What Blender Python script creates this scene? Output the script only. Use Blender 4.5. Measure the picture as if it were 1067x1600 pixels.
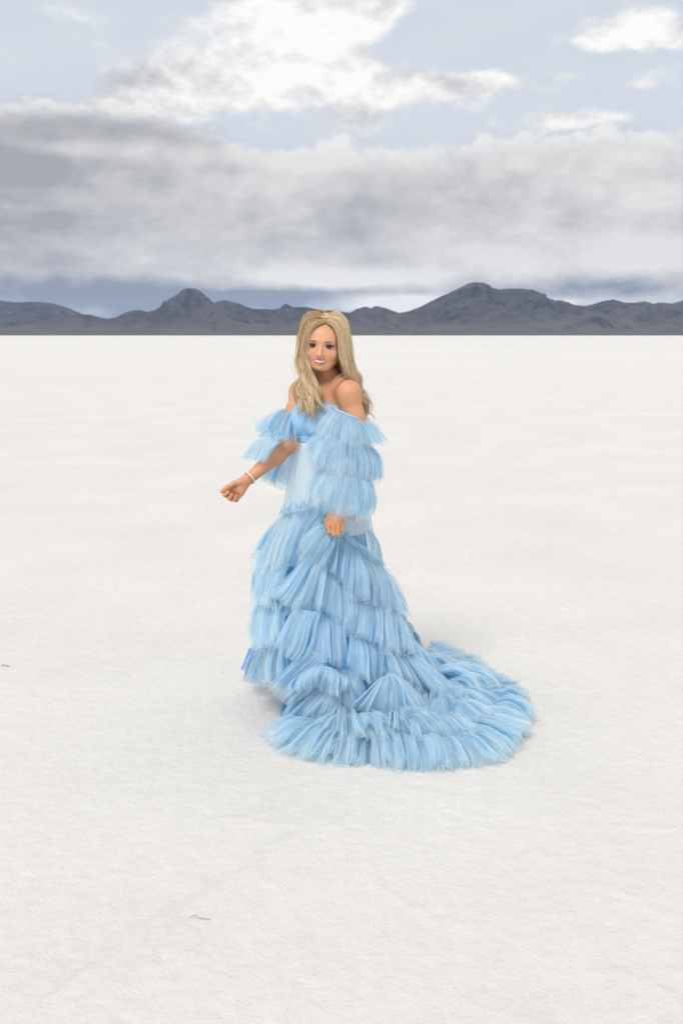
import bpy, math, random
import numpy as np
from mathutils import Vector, Matrix

for _o in list(bpy.data.objects):
    bpy.data.objects.remove(_o, do_unlink=True)
SC = bpy.context.scene
COL = SC.collection
R = math.radians
rng = np.random.default_rng(7)

# ------------------------------------------------------------------ camera
CAM_H = 1.59
F = 1556.0                         # focal length in photograph pixels (35 mm lens, portrait frame)
PITCH = math.atan(276.0 / F)       # horizon lies 276 px above the middle of the frame
cam_d = bpy.data.cameras.new("camera")
cam = bpy.data.objects.new("camera", cam_d)
COL.objects.link(cam)
cam_d.sensor_fit = 'VERTICAL'
cam_d.sensor_height = 36.0
cam_d.lens = F / 1600.0 * 36.0
cam.location = (0, 0, CAM_H)
cam.rotation_euler = (math.pi / 2 - PITCH, 0, 0)
cam_d.clip_start = 0.05
cam_d.clip_end = 120000
cam_d.dof.use_dof = True
cam_d.dof.focus_distance = 4.05
cam_d.dof.aperture_fstop = 5.6
SC.camera = cam

# ------------------------------------------------------------------ render settings, exposure
SC.view_settings.view_transform = 'Standard'
SC.view_settings.look = 'None'
SC.view_settings.exposure = 0.0
SC.view_settings.gamma = 1.0
SC.view_settings.use_curve_mapping = False
SC.render.engine = 'CYCLES'
SC.cycles.use_denoising = True
SC.cycles.use_adaptive_sampling = True
SC.cycles.adaptive_threshold = 0.025
SC.cycles.max_bounces = 12
SC.cycles.diffuse_bounces = 4
SC.cycles.glossy_bounces = 3
SC.cycles.transmission_bounces = 6
SC.cycles.transparent_max_bounces = 48
SC.cycles.volume_bounces = 1
SC.cycles.caustics_reflective = False
SC.cycles.caustics_refractive = False

# ------------------------------------------------------------------ node expressions
class X:
    """a scalar node socket with arithmetic"""
    def __init__(s, nt, sock): s.nt, s.k = nt, sock
    def m(s, op, b=None, c=None):
        n = s.nt.nodes.new('ShaderNodeMath'); n.operation = op
        for i, v in enumerate((s, b, c)):
            if v is None: continue
            if isinstance(v, X): s.nt.links.new(v.k, n.inputs[i])
            else: n.inputs[i].default_value = v
        return X(s.nt, n.outputs[0])
    def __add__(s, o): return s.m('ADD', o)
    __radd__ = __add__
    def __mul__(s, o): return s.m('MULTIPLY', o)
    __rmul__ = __mul__
    def __sub__(s, o): return s.m('SUBTRACT', o)
    def __rsub__(s, o): return (s * -1.0) + o
    def __truediv__(s, o): return s.m('DIVIDE', o)
    def mx(s, o): return s.m('MAXIMUM', o)
    def mn(s, o): return s.m('MINIMUM', o)
    def sat(s): return s.mx(0.0).mn(1.0)
    def ss(s, a, b):
        n = s.nt.nodes.new('ShaderNodeMapRange'); n.interpolation_type = 'SMOOTHSTEP'
        n.clamp = True
        s.nt.links.new(s.k, n.inputs['Value'])
        for nm, v in (('From Min', a), ('From Max', b)):
            if isinstance(v, X): s.nt.links.new(v.k, n.inputs[nm])
            else: n.inputs[nm].default_value = v
        return X(s.nt, n.outputs['Result'])

def mixc(nt, fac, a, b):
    n = nt.nodes.new('ShaderNodeMix'); n.data_type = 'RGBA'; n.clamp_factor = True
    if isinstance(fac, X): nt.links.new(fac.k, n.inputs['Factor'])
    else: n.inputs['Factor'].default_value = fac
    for nm, v in (('A', a), ('B', b)):
        sk = [i for i in n.inputs if i.name == nm and i.type == 'RGBA'][0]
        if isinstance(v, (tuple, list)): sk.default_value = (*v[:3], 1)
        else: nt.links.new(v, sk)
    return [o for o in n.outputs if o.type == 'RGBA'][0]

def noise(nt, vec, scale, detail=4, rough=0.5, lac=2.0, dist=0.0):
    n = nt.nodes.new('ShaderNodeTexNoise')
    n.inputs['Scale'].default_value = scale; n.inputs['Detail'].default_value = detail
    n.inputs['Roughness'].default_value = rough; n.inputs['Lacunarity'].default_value = lac
    n.inputs['Distortion'].default_value = dist
    if vec is not None: nt.links.new(vec, n.inputs['Vector'])
    return X(nt, n.outputs[0])

def vmap(nt, vec, scale=(1, 1, 1), loc=(0, 0, 0)):
    n = nt.nodes.new('ShaderNodeMapping')
    n.inputs['Scale'].default_value = scale; n.inputs['Location'].default_value = loc
    nt.links.new(vec, n.inputs['Vector'])
    return n.outputs[0]

# ------------------------------------------------------------------ sky
def pix_dir(px, py):
    x = (px - 533.5) / F; v = (py - 800.0) / F
    c, s = math.cos(PITCH), math.sin(PITCH)
    d = np.array([x, c - v * s, -s - v * c]); d /= np.linalg.norm(d)
    return math.degrees(math.atan2(d[0], d[1])), math.degrees(math.asin(d[2]))

SUN_EL, SUN_AZ = 50.0, -156.0      # behind the camera and to its left, veiled by cloud
world = bpy.data.worlds.new("World"); SC.world = world; world.use_nodes = True
world.cycles.sampling_method = 'MANUAL'; world.cycles.sample_map_resolution = 256
wt = world.node_tree; wt.nodes.clear()
w_out = wt.nodes.new('ShaderNodeOutputWorld')
sky = wt.nodes.new('ShaderNodeTexSky'); sky.sky_type = 'NISHITA'; sky.sun_disc = False
sky.sun_elevation = R(SUN_EL); sky.sun_rotation = R(SUN_AZ); sky.altitude = 1280
sky.air_density = 1.0; sky.dust_density = 2.5; sky.ozone_density = 1.0
bg_sky = wt.nodes.new('ShaderNodeBackground'); bg_sky.inputs['Strength'].default_value = 0.11
wt.links.new(sky.outputs[0], bg_sky.inputs['Color'])
tc = wt.nodes.new('ShaderNodeTexCoord'); D = tc.outputs['Generated']
sep = wt.nodes.new('ShaderNodeSeparateXYZ'); wt.links.new(D, sep.inputs[0])
dx, dy, dz = (X(wt, sep.outputs[i]) for i in range(3))
DEG = 57.29578
az = dx.m('ARCTAN2', dy) * DEG
el = dz.mx(-1.0).mn(1.0).m('ARCSINE') * DEG

_cmb = wt.nodes.new('ShaderNodeCombineXYZ')
wt.links.new(az.k, _cmb.inputs[0]); wt.links.new(el.k, _cmb.inputs[1])
AE = _cmb.outputs[0]
def blob(px, py, rx, ry, amp):
    return (px, py, rx, ry, amp)

def add_all(l):
    """a sum of soft elliptic patches at directions of the sky"""
    acc = None
    for px, py, rx, ry, amp in l:
        a, e = pix_dir(px, py); sa, se = 27.5 / rx, 27.5 / ry
        v = wt.nodes.new('ShaderNodeVectorMath'); v.operation = 'MULTIPLY_ADD'
        wt.links.new(AE, v.inputs[0]); v.inputs[1].default_value = (sa, se, 0); v.inputs[2].default_value = (-a * sa, -e * se, 0)
        d = wt.nodes.new('ShaderNodeVectorMath'); d.operation = 'DOT_PRODUCT'
        wt.links.new(v.outputs[0], d.inputs[0]); wt.links.new(v.outputs[0], d.inputs[1])
        g_ = wt.nodes.new('ShaderNodeMath'); g_.operation = 'POWER'; g_.inputs[0].default_value = 0.367879
        wt.links.new(d.outputs['Value'], g_.inputs[1])
        acc = X(wt, g_.outputs[0]).m('MULTIPLY_ADD', amp, 0.0 if acc is None else acc)
    return acc

def cumulus(off):
    """cumulus density, shifted by off (radians, upwards) to light it from above"""
    v1 = vmap(wt, D, (1, 1, 1.7), (3.1, 0.4, 0.23 - off * 1.7))
    big = noise(wt, v1, 5.0, 2, 0.5)
    fine = noise(wt, v1, 16.0, 6, 0.58)
    return big * 0.55 + fine * 0.75
shape = add_all([
    blob(330, 120, 120, 45, .38), blob(470, 75, 80, 75, .55), blob(520, 35, 90, 45, .20), blob(560, 5, 75, 28, .34),
    blob(425, 20, 36, 55, .20),
    blob(205, 130, 70, 42, .17), blob(240, 165, 90, 30, .22), blob(625, 125, 110, 26, .36),
    blob(575, 165, 55, 42, .30), blob(830, 127, 130, 15, .29), blob(890, 187, 125, 14, .33),
    blob(960, 60, 95, 17, .34), blob(1040, 45, 60, 22, .28), blob(60, 100, 30, 12, .26),
    blob(130, 25, 160, 10, .13), blob(290, 35, 60, 14, .13), blob(995, 132, 30, 8, .22),
    blob(780, 55, 150, 40, -.16), blob(700, 60, 70, 40, -.13), blob(240, 40, 110, 35, -.10),
    blob(60, 40, 120, 55, -.06), blob(720, 190, 70, 22, -.12)])
aloft = el.ss(17.5, 34.0) * 0.16
c0 = cumulus(0.0) + shape + aloft
c1 = cumulus(0.011) + shape + aloft
cum = c0.ss(0.69, 0.93)
# relief: where the cloud thins upwards it is a lit crown, where it thickens a grey flank
relief = ((c0 - c1) * 3.6 + 0.70)
thick = c0.ss(0.88, 1.35)
greyc = add_all([blob(140, 125, 110, 42, .48), blob(570, 190, 45, 28, .42), blob(235, 105, 45, 30, .22),
                 blob(330, 142, 55, 18, .16), blob(690, 130, 40, 14, .14)])
cum_b = (relief + thick * 0.36 - greyc * (0.65 + noise(wt, D, 22.0, 2) * 0.6)).sat()
cum_col = mixc(wt, cum_b, (0.54, 0.55, 0.58), (1.0, 0.985, 0.955))

# the stratus bank over the horizon
vb = vmap(wt, D, (1, 1, 2.1), (0.7, 1.9, 0.1))
nb = noise(wt, vb, 7.0, 3, 0.55)
nb2 = noise(wt, vmap(wt, D, (1, 1, 3.2), (5.3, 0.2, 0.77)), 9.0, 4, 0.6, dist=0.4)
nb3 = noise(wt, vmap(wt, D, (1, 1, 1.6), (1.3, 4.2, 0.5)), 24.0, 5, 0.62)
left = (az * -1.0).ss(4.5, 9.5)
el_top = 10.45 + left * 1.45 + (nb - 0.5) * 3.0 + (nb3 - 0.5) * 3.0
into = el_top - el                      # degrees below the bank's upper edge
bank = into.ss(-0.5, 1.1)
rim = (into.ss(0.0, 0.35)) * (1.0 - into.ss(0.35, 1.25)) * nb3.ss(0.36, 0.60)
rim = rim * (0.55 + 0.45 * nb.ss(0.35, 0.6))
lob = add_all([blob(180, 235, 130, 15, .50), blob(85, 235, 60, 11, .20), blob(430, 245, 130, 17, .34), blob(980, 305, 160, 26, .34),
               blob(620, 245, 180, 20, .28), blob(540, 435, 200, 16, .60), blob(1000, 240, 130, 18, .14),
               blob(860, 410, 170, 20, .40), blob(640, 474, 100, 13, 1.5), blob(870, 471, 60, 6, .5),
               blob(330, 410, 150, 22, .22), blob(470, 300, 260, 50, .14), blob(1020, 390, 120, 30, .30), blob(30, 250, 120, 70, -.42), blob(50, 320, 170, 80, -.30),
               blob(170, 190, 130, 16, -.26), blob(190, 462, 190, 26, -.8), blob(430, 468, 170, 16, -.75),
               blob(560, 455, 160, 7, -.25), blob(960, 447, 140, 18, -.6), blob(730, 300, 200, 30, -.16)])
bb = ((nb2 - 0.5) * 1.15 + (nb3 - 0.5) * 1.0 + (nb - 0.5) * 0.7 + lob * 0.85 + 0.53 + az * 0.006 * (1.0 - az.m('ABSOLUTE').ss(25.0, 60.0)))
low = 1.0 - el.ss(1.8, 4.6)
bank_dk = mixc(wt, low, (0.375, 0.38, 0.41), (0.235, 0.27, 0.335))
bank_lt = mixc(wt, low, (0.79, 0.775, 0.755), (0.95, 0.92, 0.87))
bank_c = mixc(wt, bb.sat(), bank_dk, bank_lt)
bank_c = mixc(wt, rim * 0.85, bank_c, (1.0, 0.98, 0.945))

# thin veil over the blue
veil = 0.96 + (noise(wt, vmap(wt, D, (1, 1, 2.5), (2, 7, 1)), 6.0, 3, 0.55) - 0.5) * 0.45
bg_cloud = wt.nodes.new('ShaderNodeBackground')
VEIL = (0.67, 0.72, 0.785)
c_all = mixc(wt, cum, VEIL, cum_col)
c_all = mixc(wt, bank, c_all, bank_c)
wt.links.new(c_all, bg_cloud.inputs['Color']); bg_cloud.inputs['Strength'].default_value = 1.0
cover = (1.0 - (1.0 - veil.sat()) * (1.0 - cum) * (1.0 - bank)).sat()
mxs = wt.nodes.new('ShaderNodeMixShader')
wt.links.new(cover.k, mxs.inputs[0]); wt.links.new(bg_sky.outputs[0], mxs.inputs[1]); wt.links.new(bg_cloud.outputs[0], mxs.inputs[2])
wt.links.new(mxs.outputs[0], w_out.inputs['Surface'])

sun_d = bpy.data.lights.new("sun", 'SUN'); sun_d.energy = 2.2; sun_d.angle = R(20); sun_d.color = (1.0, 0.95, 0.88)
sun = bpy.data.objects.new("sun", sun_d); COL.objects.link(sun)
_sd = Vector((math.sin(R(SUN_AZ)) * math.cos(R(SUN_EL)), math.cos(R(SUN_AZ)) * math.cos(R(SUN_EL)), math.sin(R(SUN_EL))))
sun.rotation_euler = _sd.to_track_quat('Z', 'Y').to_euler()
sun.location = _sd * 50

# ------------------------------------------------------------------ numpy helpers
def _hash(ix, iy, iz, seed):
    h = (ix * 374761393 + iy * 668265263 + iz * 2147483647 + seed * 1274126177) & 0xFFFFFFFF
    h = ((h ^ (h >> 13)) * 1274126177) & 0xFFFFFFFF
    h = (h ^ (h >> 16)) & 0xFFFF
    return h.astype(np.float64) / 32767.5 - 1.0

def vnoise(x, y, z=None, seed=0):
    """value noise in [-1, 1]"""
    x = np.asarray(x, float); y = np.asarray(y, float)
    z = np.zeros_like(x) if z is None else np.asarray(z, float) + np.zeros_like(x)
    x0, y0, z0 = np.floor(x).astype(np.int64), np.floor(y).astype(np.int64), np.floor(z).astype(np.int64)
    fx, fy, fz = x - x0, y - y0, z - z0
    fx, fy, fz = (t * t * t * (t * (t * 6 - 15) + 10) for t in (fx, fy, fz))
    r = 0
    for i in (0, 1):
        for j in (0, 1):
            for k in (0, 1):
                w = (fx if i else 1 - fx) * (fy if j else 1 - fy) * (fz if k else 1 - fz)
                r = r + w * _hash(x0 + i, y0 + j, z0 + k, seed)
    return r

def fbm(x, y, z=None, oct=4, gain=0.5, seed=0):
    s, a, t = 0, 1.0, 0
    for o in range(oct):
        s = s + a * vnoise(x * 2.03 ** o, y * 2.03 ** o, None if z is None else z * 2.03 ** o, seed + o * 17)
        t += a; a *= gain
    return s / t

def mesh_obj(name, verts, faces, mat, parent=None, smooth=True, uv=None, attrs=None):
    """one mesh object from numpy arrays; faces is an (n,4) or (n,3) array"""
    me = bpy.data.meshes.new(name)
    verts = np.asarray(verts, np.float32); faces = np.asarray(faces, np.int32)
    n, k = faces.shape
    me.vertices.add(len(verts)); me.vertices.foreach_set('co', verts.ravel())
    me.loops.add(n * k); me.loops.foreach_set('vertex_index', faces.ravel())
    me.polygons.add(n)
    me.polygons.foreach_set('loop_start', np.arange(0, n * k, k, dtype=np.int32))
    me.polygons.foreach_set('loop_total', np.full(n, k, np.int32))
    me.update(calc_edges=True); me.validate()
    if smooth: me.polygons.foreach_set('use_smooth', np.ones(len(me.polygons), bool))
    if uv is not None:
        l = me.uv_layers.new(name='UVMap')
        l.data.foreach_set('uv', np.asarray(uv, np.float32)[faces.ravel()].ravel())
    for nm, a in (attrs or {}).items():
        a = np.asarray(a, np.float32)
        if a.ndim == 1:
            at = me.attributes.new(nm, 'FLOAT', 'POINT'); at.data.foreach_set('value', a)
        else:
            at = me.attributes.new(nm, 'FLOAT_COLOR', 'POINT')
            at.data.foreach_set('color', np.concatenate([a, np.ones((len(a), 1), np.float32)], 1).ravel())
    if mat: me.materials.append(mat)
    o = bpy.data.objects.new(name, me); COL.objects.link(o)
    if parent is not None: o.parent = parent
    return o

def grid_faces(nu, nv, wrap=False):
    """quads of a (nu x nv) vertex grid stored [u, v]"""
    u = np.arange(nu if wrap else nu - 1); v = np.arange(nv - 1)
    U, V = np.meshgrid(u, v, indexing='ij')
    a = U * nv + V; b = ((U + 1) % nu) * nv + V
    return np.stack([a, b, b + 1, a + 1], -1).reshape(-1, 4)

def material(name):
    m = bpy.data.materials.new(name); m.use_nodes = True
    nt = m.node_tree; bs = nt.nodes['Principled BSDF']
    return m, nt, bs

def U(px, py, Y):
    """world point at distance Y seen at that place of the photograph"""
    v = (py - 800.0) / F; ang = PITCH + math.atan(v)
    z = CAM_H - Y * math.tan(ang)
    dep = Y * math.cos(PITCH) + (CAM_H - z) * math.sin(PITCH)
    return np.array([(px - 533.5) / F * dep, Y, z])

def UZ(px, py, z):
    v = (py - 800.0) / F; ang = PITCH + math.atan(v)
    return U(px, py, (CAM_H - z) / math.tan(ang))

# ------------------------------------------------------------------ the salt flat
def salt_height(x, y):
    r = np.hypot(x, y)
    near = np.clip(1.25 - r / 14.0, 0, 1)
    w1 = fbm(x * 1.3, y * 1.3, oct=3, seed=3); w2 = fbm(x * 1.3 + 9, y * 1.3 - 4, oct=3, seed=5)
    h = 0.0100 * fbm(x * 0.9, y * 0.9, oct=3, seed=11)
    gr = fbm(x * 38 + w1, y * 38, oct=3, gain=0.6, seed=21)
    patch = 0.55 + 0.45 * np.clip(fbm(x * 1.1, y * 1.1, oct=2, seed=31) * 2 + 0.4, 0, 1)
    h = h + 0.0046 * gr * patch + 0.0028 * np.abs(fbm(x * 75, y * 75, oct=2, seed=41))
    # low pressure ridges: zero lines of a slow noise
    for sd, s, wd, hh in ((51, 0.55, 0.03, 0.0035), (61, 0.8, 0.025, 0.0030), (71, 1.3, 0.02, 0.0022)):
        n = fbm(x * s + 0.35 * w1, y * s + 0.35 * w2, oct=2, seed=sd)
        h = h + hh * np.exp(-(n / wd) ** 2) * (0.6 + 0.4 * gr)
    # the overlapping crust edge that runs from the train towards the lower left
    pl = [G0(556, 1205), G0(532, 1243), G0(505, 1272), G0(455, 1302), G0(400, 1338), G0(345, 1375), G0(250, 1420), G0(150, 1500)]
    best = np.full(x.shape, 9.0); side = np.zeros(x.shape)
    for a, b in zip(pl[:-1], pl[1:]):
        dxs, dys = b[0] - a[0], b[1] - a[1]; L2 = dxs * dxs + dys * dys
        t = np.clip(((x - a[0]) * dxs + (y - a[1]) * dys) / L2, 0, 1)
        px_, py_ = a[0] + t * dxs, a[1] + t * dys
        d = np.hypot(x - px_, y - py_); s = np.sign((x - a[0]) * dys - (y - a[1]) * dxs)
        m = d < best; best = np.where(m, d, best); side = np.where(m, s, side)
    d = best * side + 0.030 * w1 + 0.012 * gr
    h = h + 0.011 * np.exp(-np.abs(d) / 0.25) * (1 / (1 + np.exp(d / 0.010))) * np.exp(-np.clip(best - 0.3, 0, 9) * 5)
    return h * near

def G0(px, py):
    p = UZ(px, py, 0.0); return p[0], p[1]

def axis(lo, hi, step, far_lo, far_hi):
    c = list(np.arange(lo, hi, step)); s = step; v = c[-1]
    while v < far_hi: s *= 1.22; v += s; c.append(v)
    s = step; v = lo; pre = []
    while v > far_lo: s *= 1.22; v -= s; pre.append(v)
    return np.array(pre[::-1] + c)
gx = axis(-2.6, 2.6, 0.0135, -24000, 24000); gy = axis(1.5, 6.6, 0.0135, -24000, 24000)
GX, GY = np.meshgrid(gx, gy, indexing='ij')
GZ = salt_height(GX, GY)

m_salt, nt, bs = material("salt_crust")
g = nt.nodes.new('ShaderNodeNewGeometry').outputs['Position']
n1 = noise(nt, g, 0.9, 6, 0.6); n2 = noise(nt, g, 14.0, 5, 0.6); n3 = noise(nt, vmap(nt, g, (1, 1, 1), (4, 8, 1)), 0.012, 6, 0.6)
n4 = noise(nt, vmap(nt, g, (1, 1, 1), (9, 2, 3)), 3.3, 6, 0.65)
fac = ((n1 - 0.5) * 0.9 + (n2 - 0.5) * 0.6 + (n3 - 0.5) * 0.8 + 0.62).sat()
c = mixc(nt, fac, (0.61, 0.59, 0.562), (0.785, 0.762, 0.735))
c = mixc(nt, n4.ss(0.66, 0.80) * 0.45, c, (0.56, 0.51, 0.46))
nt.links.new(c, bs.inputs['Base Color']); bs.inputs['Roughness'].default_value = 0.75
bs.inputs['Specular IOR Level'].default_value = 0.25
bp = nt.nodes.new('ShaderNodeBump'); bp.inputs['Strength'].default_value = 0.8; bp.inputs['Distance'].default_value = 0.006
hh = noise(nt, g, 110.0, 5, 0.65) * 0.7 + noise(nt, g, 34.0, 4, 0.6)
nt.links.new(hh.k, bp.inputs['Height']); nt.links.new(bp.outputs[0], bs.inputs['Normal'])
ground = mesh_obj("salt_ground", np.stack([GX, GY, GZ], -1).reshape(-1, 3), grid_faces(len(gx), len(gy)), m_salt)
ground['kind'] = 'structure'; ground['label'] = 'flat white salt ground reaching to the foot of the mountains'

# ------------------------------------------------------------------ mountains
m_rock, nt, bs = material("mountain_rock")
g = nt.nodes.new('ShaderNodeNewGeometry'); P = g.outputs['Position']
sp = nt.nodes.new('ShaderNodeSeparateXYZ'); nt.links.new(P, sp.inputs[0])
ra = noise(nt, P, 0.0011, 7, 0.6); rb = noise(nt, vmap(nt, P, (1, 1, 2.5), (100, 50, 7)), 0.005, 6, 0.65)
hz = X(nt, sp.outputs[2])
nz = nt.nodes.new('ShaderNodeSeparateXYZ'); nt.links.new(g.outputs['Normal'], nz.inputs[0])
flat = X(nt, nz.outputs[2]).ss(0.80, 0.99)
c = mixc(nt, ((ra - 0.5) * 2.6 + (rb - 0.5) * 2.4 + 0.5).sat(), (0.018, 0.018, 0.028), (0.098, 0.088, 0.092))
c = mixc(nt, flat * (1.0 - hz.ss(60.0, 210.0)) * (0.45 + rb * 0.5), c, (0.125, 0.108, 0.098))
nt.links.new(c, bs.inputs['Base Color']); bs.inputs['Roughness'].default_value = 0.95
bs.inputs['Specular IOR Level'].default_value = 0.1
bp = nt.nodes.new('ShaderNodeBump'); bp.inputs['Strength'].default_value = 0.9; bp.inputs['Distance'].default_value = 60.0
nt.links.new(rb.k, bp.inputs['Height']); nt.links.new(bp.outputs[0], bs.inputs['Normal'])

def mountain(name, label, prof, dist, front, back, rough, seed, nx=620, ny=90):
    """a range whose crest line, at distance dist, follows prof = [(px, py)...]"""
    xs = np.array([(p[0] - 533.5) / F for p in prof])
    es = np.array([math.tan(-(PITCH + math.atan((p[1] - 800) / F))) for p in prof])
    w = dist / math.cos(PITCH) * 1.0
    cx = xs * dist * 1.0155; chh = np.maximum(es, 0) * dist + CAM_H
    L = np.linspace(cx[0], cx[-1], nx); t = np.concatenate([np.linspace(-1, 0, ny * 2 // 3), np.linspace(0, 1, ny // 3 + 1)[1:]])
    Xg, T = np.meshgrid(L, t, indexing='ij')
    Yg = dist + np.where(T < 0, T * front, T * back)
    wob = fbm(Xg / 900, Yg / 900, oct=3, seed=seed) * 600 * np.abs(T)
    H0 = np.interp(Xg + wob, cx, chh)
    H0 = H0 * (1 - np.abs(T)) ** 1.25
    rid = 1 - np.abs(fbm(Xg / 520 + 3, Yg / 1500, oct=5, gain=0.55, seed=seed + 5)) * 2.0
    rid2 = fbm(Xg / 160, Yg / 300, oct=4, gain=0.55, seed=seed + 9)
    env = np.clip((np.abs(T) - .02) * 4, 0.0, 1) * (1 - np.abs(T))
    Z = H0 * (1 + rough * 1.1 * (rid - .62) * env) + H0 * 0.18 * rid2 * env * rough
    Z = Z * (1 + .011 * fbm(Xg / 110, Yg / 400, oct=3, gain=.6, seed=seed + 2))
    Z = np.maximum(Z, 0) - 3.0 - 30 * np.clip(np.abs(T) - 0.97, 0, 1) / 0.03
    o = mesh_obj(name, np.stack([Xg, Yg, Z], -1).reshape(-1, 3), grid_faces(len(L), len(t)), m_rock)
    o['kind'] = 'structure'; o['label'] = label
    return o

MAIN = [(-420, 494), (-330, 480), (-260, 488), (-180, 476), (-90, 496), (0, 500), (40, 505), (60, 503), (100, 497), (125, 493), (140, 491), (155, 491), (170, 496), (183, 498), (200, 494), (212, 488), (222, 484.5), (230, 484), (245, 488), (258, 482),
        (275, 467), (290, 457), (297, 451), (305, 449.5), (315, 450.5), (322, 455), (335, 467), (342, 473), (350, 469.5), (358, 468.5), (368, 471), (380, 474), (390, 479), (400, 482), (430, 483), (443, 481), (451, 474), (460, 480),
        (480, 479), (500, 484), (530, 486), (545, 488), (560, 482), (570, 478.5), (578, 481.5), (586, 477.5), (600, 481), (620, 488.5), (635, 486), (650, 480), (680, 464), (700, 455), (715, 447), (722, 443), (732, 440.5), (746, 440.5), (756, 447),
        (766, 452), (790, 450.5), (800, 450), (815, 452), (840, 464), (855, 469), (870, 475), (885, 476), (900, 478), (915, 474), (930, 469), (943, 467.5), (955, 472.5), (975, 472.5), (990, 470), (1005, 475), (1030, 476), (1060, 474), (1120, 468), (1200, 476), (1300, 470), (1420, 482), (1500, 490)]
FARL = [(-420, 480), (-300, 470), (-200, 460), (-60, 461), (0, 465.5), (20, 469.5), (40, 472), (60, 471.5), (80, 471), (100, 474), (120, 480), (140, 489), (165, 500), (210, 512), (260, 524)]
FARR = [(900, 524), (960, 492), (990, 480), (1010, 472), (1030, 474), (1050, 468.5), (1067, 467), (1120, 466), (1260, 474), (1400, 468), (1500, 486)]
FOOT = [(-420, 512), (-200, 508), (-60, 512), (20, 511), (60, 506), (95, 504), (130, 510), (180, 512), (240, 505), (300, 507), (340, 500), (390, 505), (450, 508), (520, 512), (575, 516), (590, 509), (605, 503), (616, 504), (626, 509), (640, 507), (655, 510),
        (690, 514), (745, 511), (762, 507), (790, 513), (850, 510), (880, 506), (898, 500), (912, 494), (925, 495), (936, 504), (970, 508), (1010, 498), (1040, 495), (1067, 500), (1150, 506), (1300, 502), (1500, 512)]
mountain("mountain_range", "distant blue mountain ridge at the left edge of the horizon", FARL, 17000, 3000, 2500, 0.6, 4, nx=240, ny=60)
mountain("mountain_range", "distant blue mountain ridge at the right edge of the horizon", FARR, 17000, 3000, 2500, 0.6, 14, nx=240, ny=60)
mountain("mountain_range", "dark mountain range with two peaks behind the salt flat", MAIN, 13000, 3200, 2500, 0.85, 24, nx=1000, ny=96)
mountain("foothills", "low brown foothills along the edge of the salt flat", FOOT, 9800, 900, 900, 0.7, 34, nx=900, ny=48)

# ------------------------------------------------------------------ the air
def haze_box(dens):
    m = bpy.data.materials.new("haze_air"); m.use_nodes = True
    nt = m.node_tree; nt.nodes.clear()
    o = nt.nodes.new('ShaderNodeOutputMaterial'); v = nt.nodes.new('ShaderNodeVolumePrincipled')
    v.inputs['Color'].default_value = (0.54, 0.70, 1.0, 1); v.inputs['Density'].default_value = dens
    v.inputs['Anisotropy'].default_value = 0.0
    nt.links.new(v.outputs[0], o.inputs['Volume'])
    x0, x1, y0, y1, z0, z1 = -32000, 32000, -32000, 32000, -60, 1000
    vs = [(x, y, z) for x in (x0, x1) for y in (y0, y1) for z in (z0, z1)]
    fs = [(0, 1, 3, 2), (4, 6, 7, 5), (0, 4, 5, 1), (2, 3, 7, 6), (0, 2, 6, 4), (1, 5, 7, 3)]
    b = mesh_obj("haze", vs, fs, m, smooth=False); b['kind'] = 'stuff'
    b['label'] = 'thin bluish haze in the air over the salt flat'
    m.cycles.homogeneous_volume = True if hasattr(m.cycles, 'homogeneous_volume') else True
# ------------------------------------------------------------------ distance fields and their surfaces
def vdot(a, b): return (a * b).sum(-1)

class Cap:
    """capsule from a to b with radius ra -> rb"""
    def __init__(s, a, b, ra, rb=None, k=0.02):
        s.a = np.array(a, np.float32); s.b = np.array(b, np.float32); s.ra = ra; s.rb = ra if rb is None else rb; s.k = k
    def box(s):
        m = max(s.ra, s.rb); return np.minimum(s.a, s.b) - m, np.maximum(s.a, s.b) + m
    def d(s, p):
        ab = s.b - s.a; t = np.clip(((p - s.a) @ ab) / max(float(ab @ ab), 1e-9), 0, 1)
        q = p - s.a - t[:, None] * ab
        return np.sqrt((q * q).sum(-1)) - (s.ra + (s.rb - s.ra) * t)

class Ell:
    """ellipsoid with centre c, radii r, rotation matrix m (columns = its axes)"""
    def __init__(s, c, r, m=None, k=0.02):
        s.c = np.array(c, np.float32); s.r = np.array(r, np.float32); s.m = np.eye(3, dtype=np.float32) if m is None else np.array(m, np.float32); s.k = k
    def box(s):
        m = float(s.r.max()); return s.c - m, s.c + m
    def d(s, p):
        q = (p - s.c) @ s.m
        k0 = np.sqrt(((q / s.r) ** 2).sum(-1)); k1 = np.sqrt(((q / s.r ** 2) ** 2).sum(-1)) + 1e-9
        return k0 * (k0 - 1) / k1

def smin(a, b, k):
    h = np.clip(0.5 + 0.5 * (b - a) / k, 0, 1)
    return b + (a - b) * h - k * h * (1 - h)

def field(prims, carve=()):
    """union of prims, each blended by its own k; only points near a prim pay for it"""
    bx = [pr.box() for pr in prims]
    def f(p):
        d = np.full(len(p), 0.35, np.float32)
        if not len(p): return d
        pl, ph = p.min(0), p.max(0)
        for pr, (lo, hi) in zip(prims, bx):
            mg = pr.k * 1.0 + 0.045
            if (ph < lo - mg).any() or (pl > hi + mg).any(): continue
            d = smin(d, pr.d(p), pr.k)
        for pr in carve:
            lo, hi = pr.box(); mg = pr.k + 0.02
            if (ph < lo - mg).any() or (pl > hi + mg).any(): continue
            d = -smin(-d, pr.d(p), pr.k)
        return d.astype(np.float32)
    return f

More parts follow.
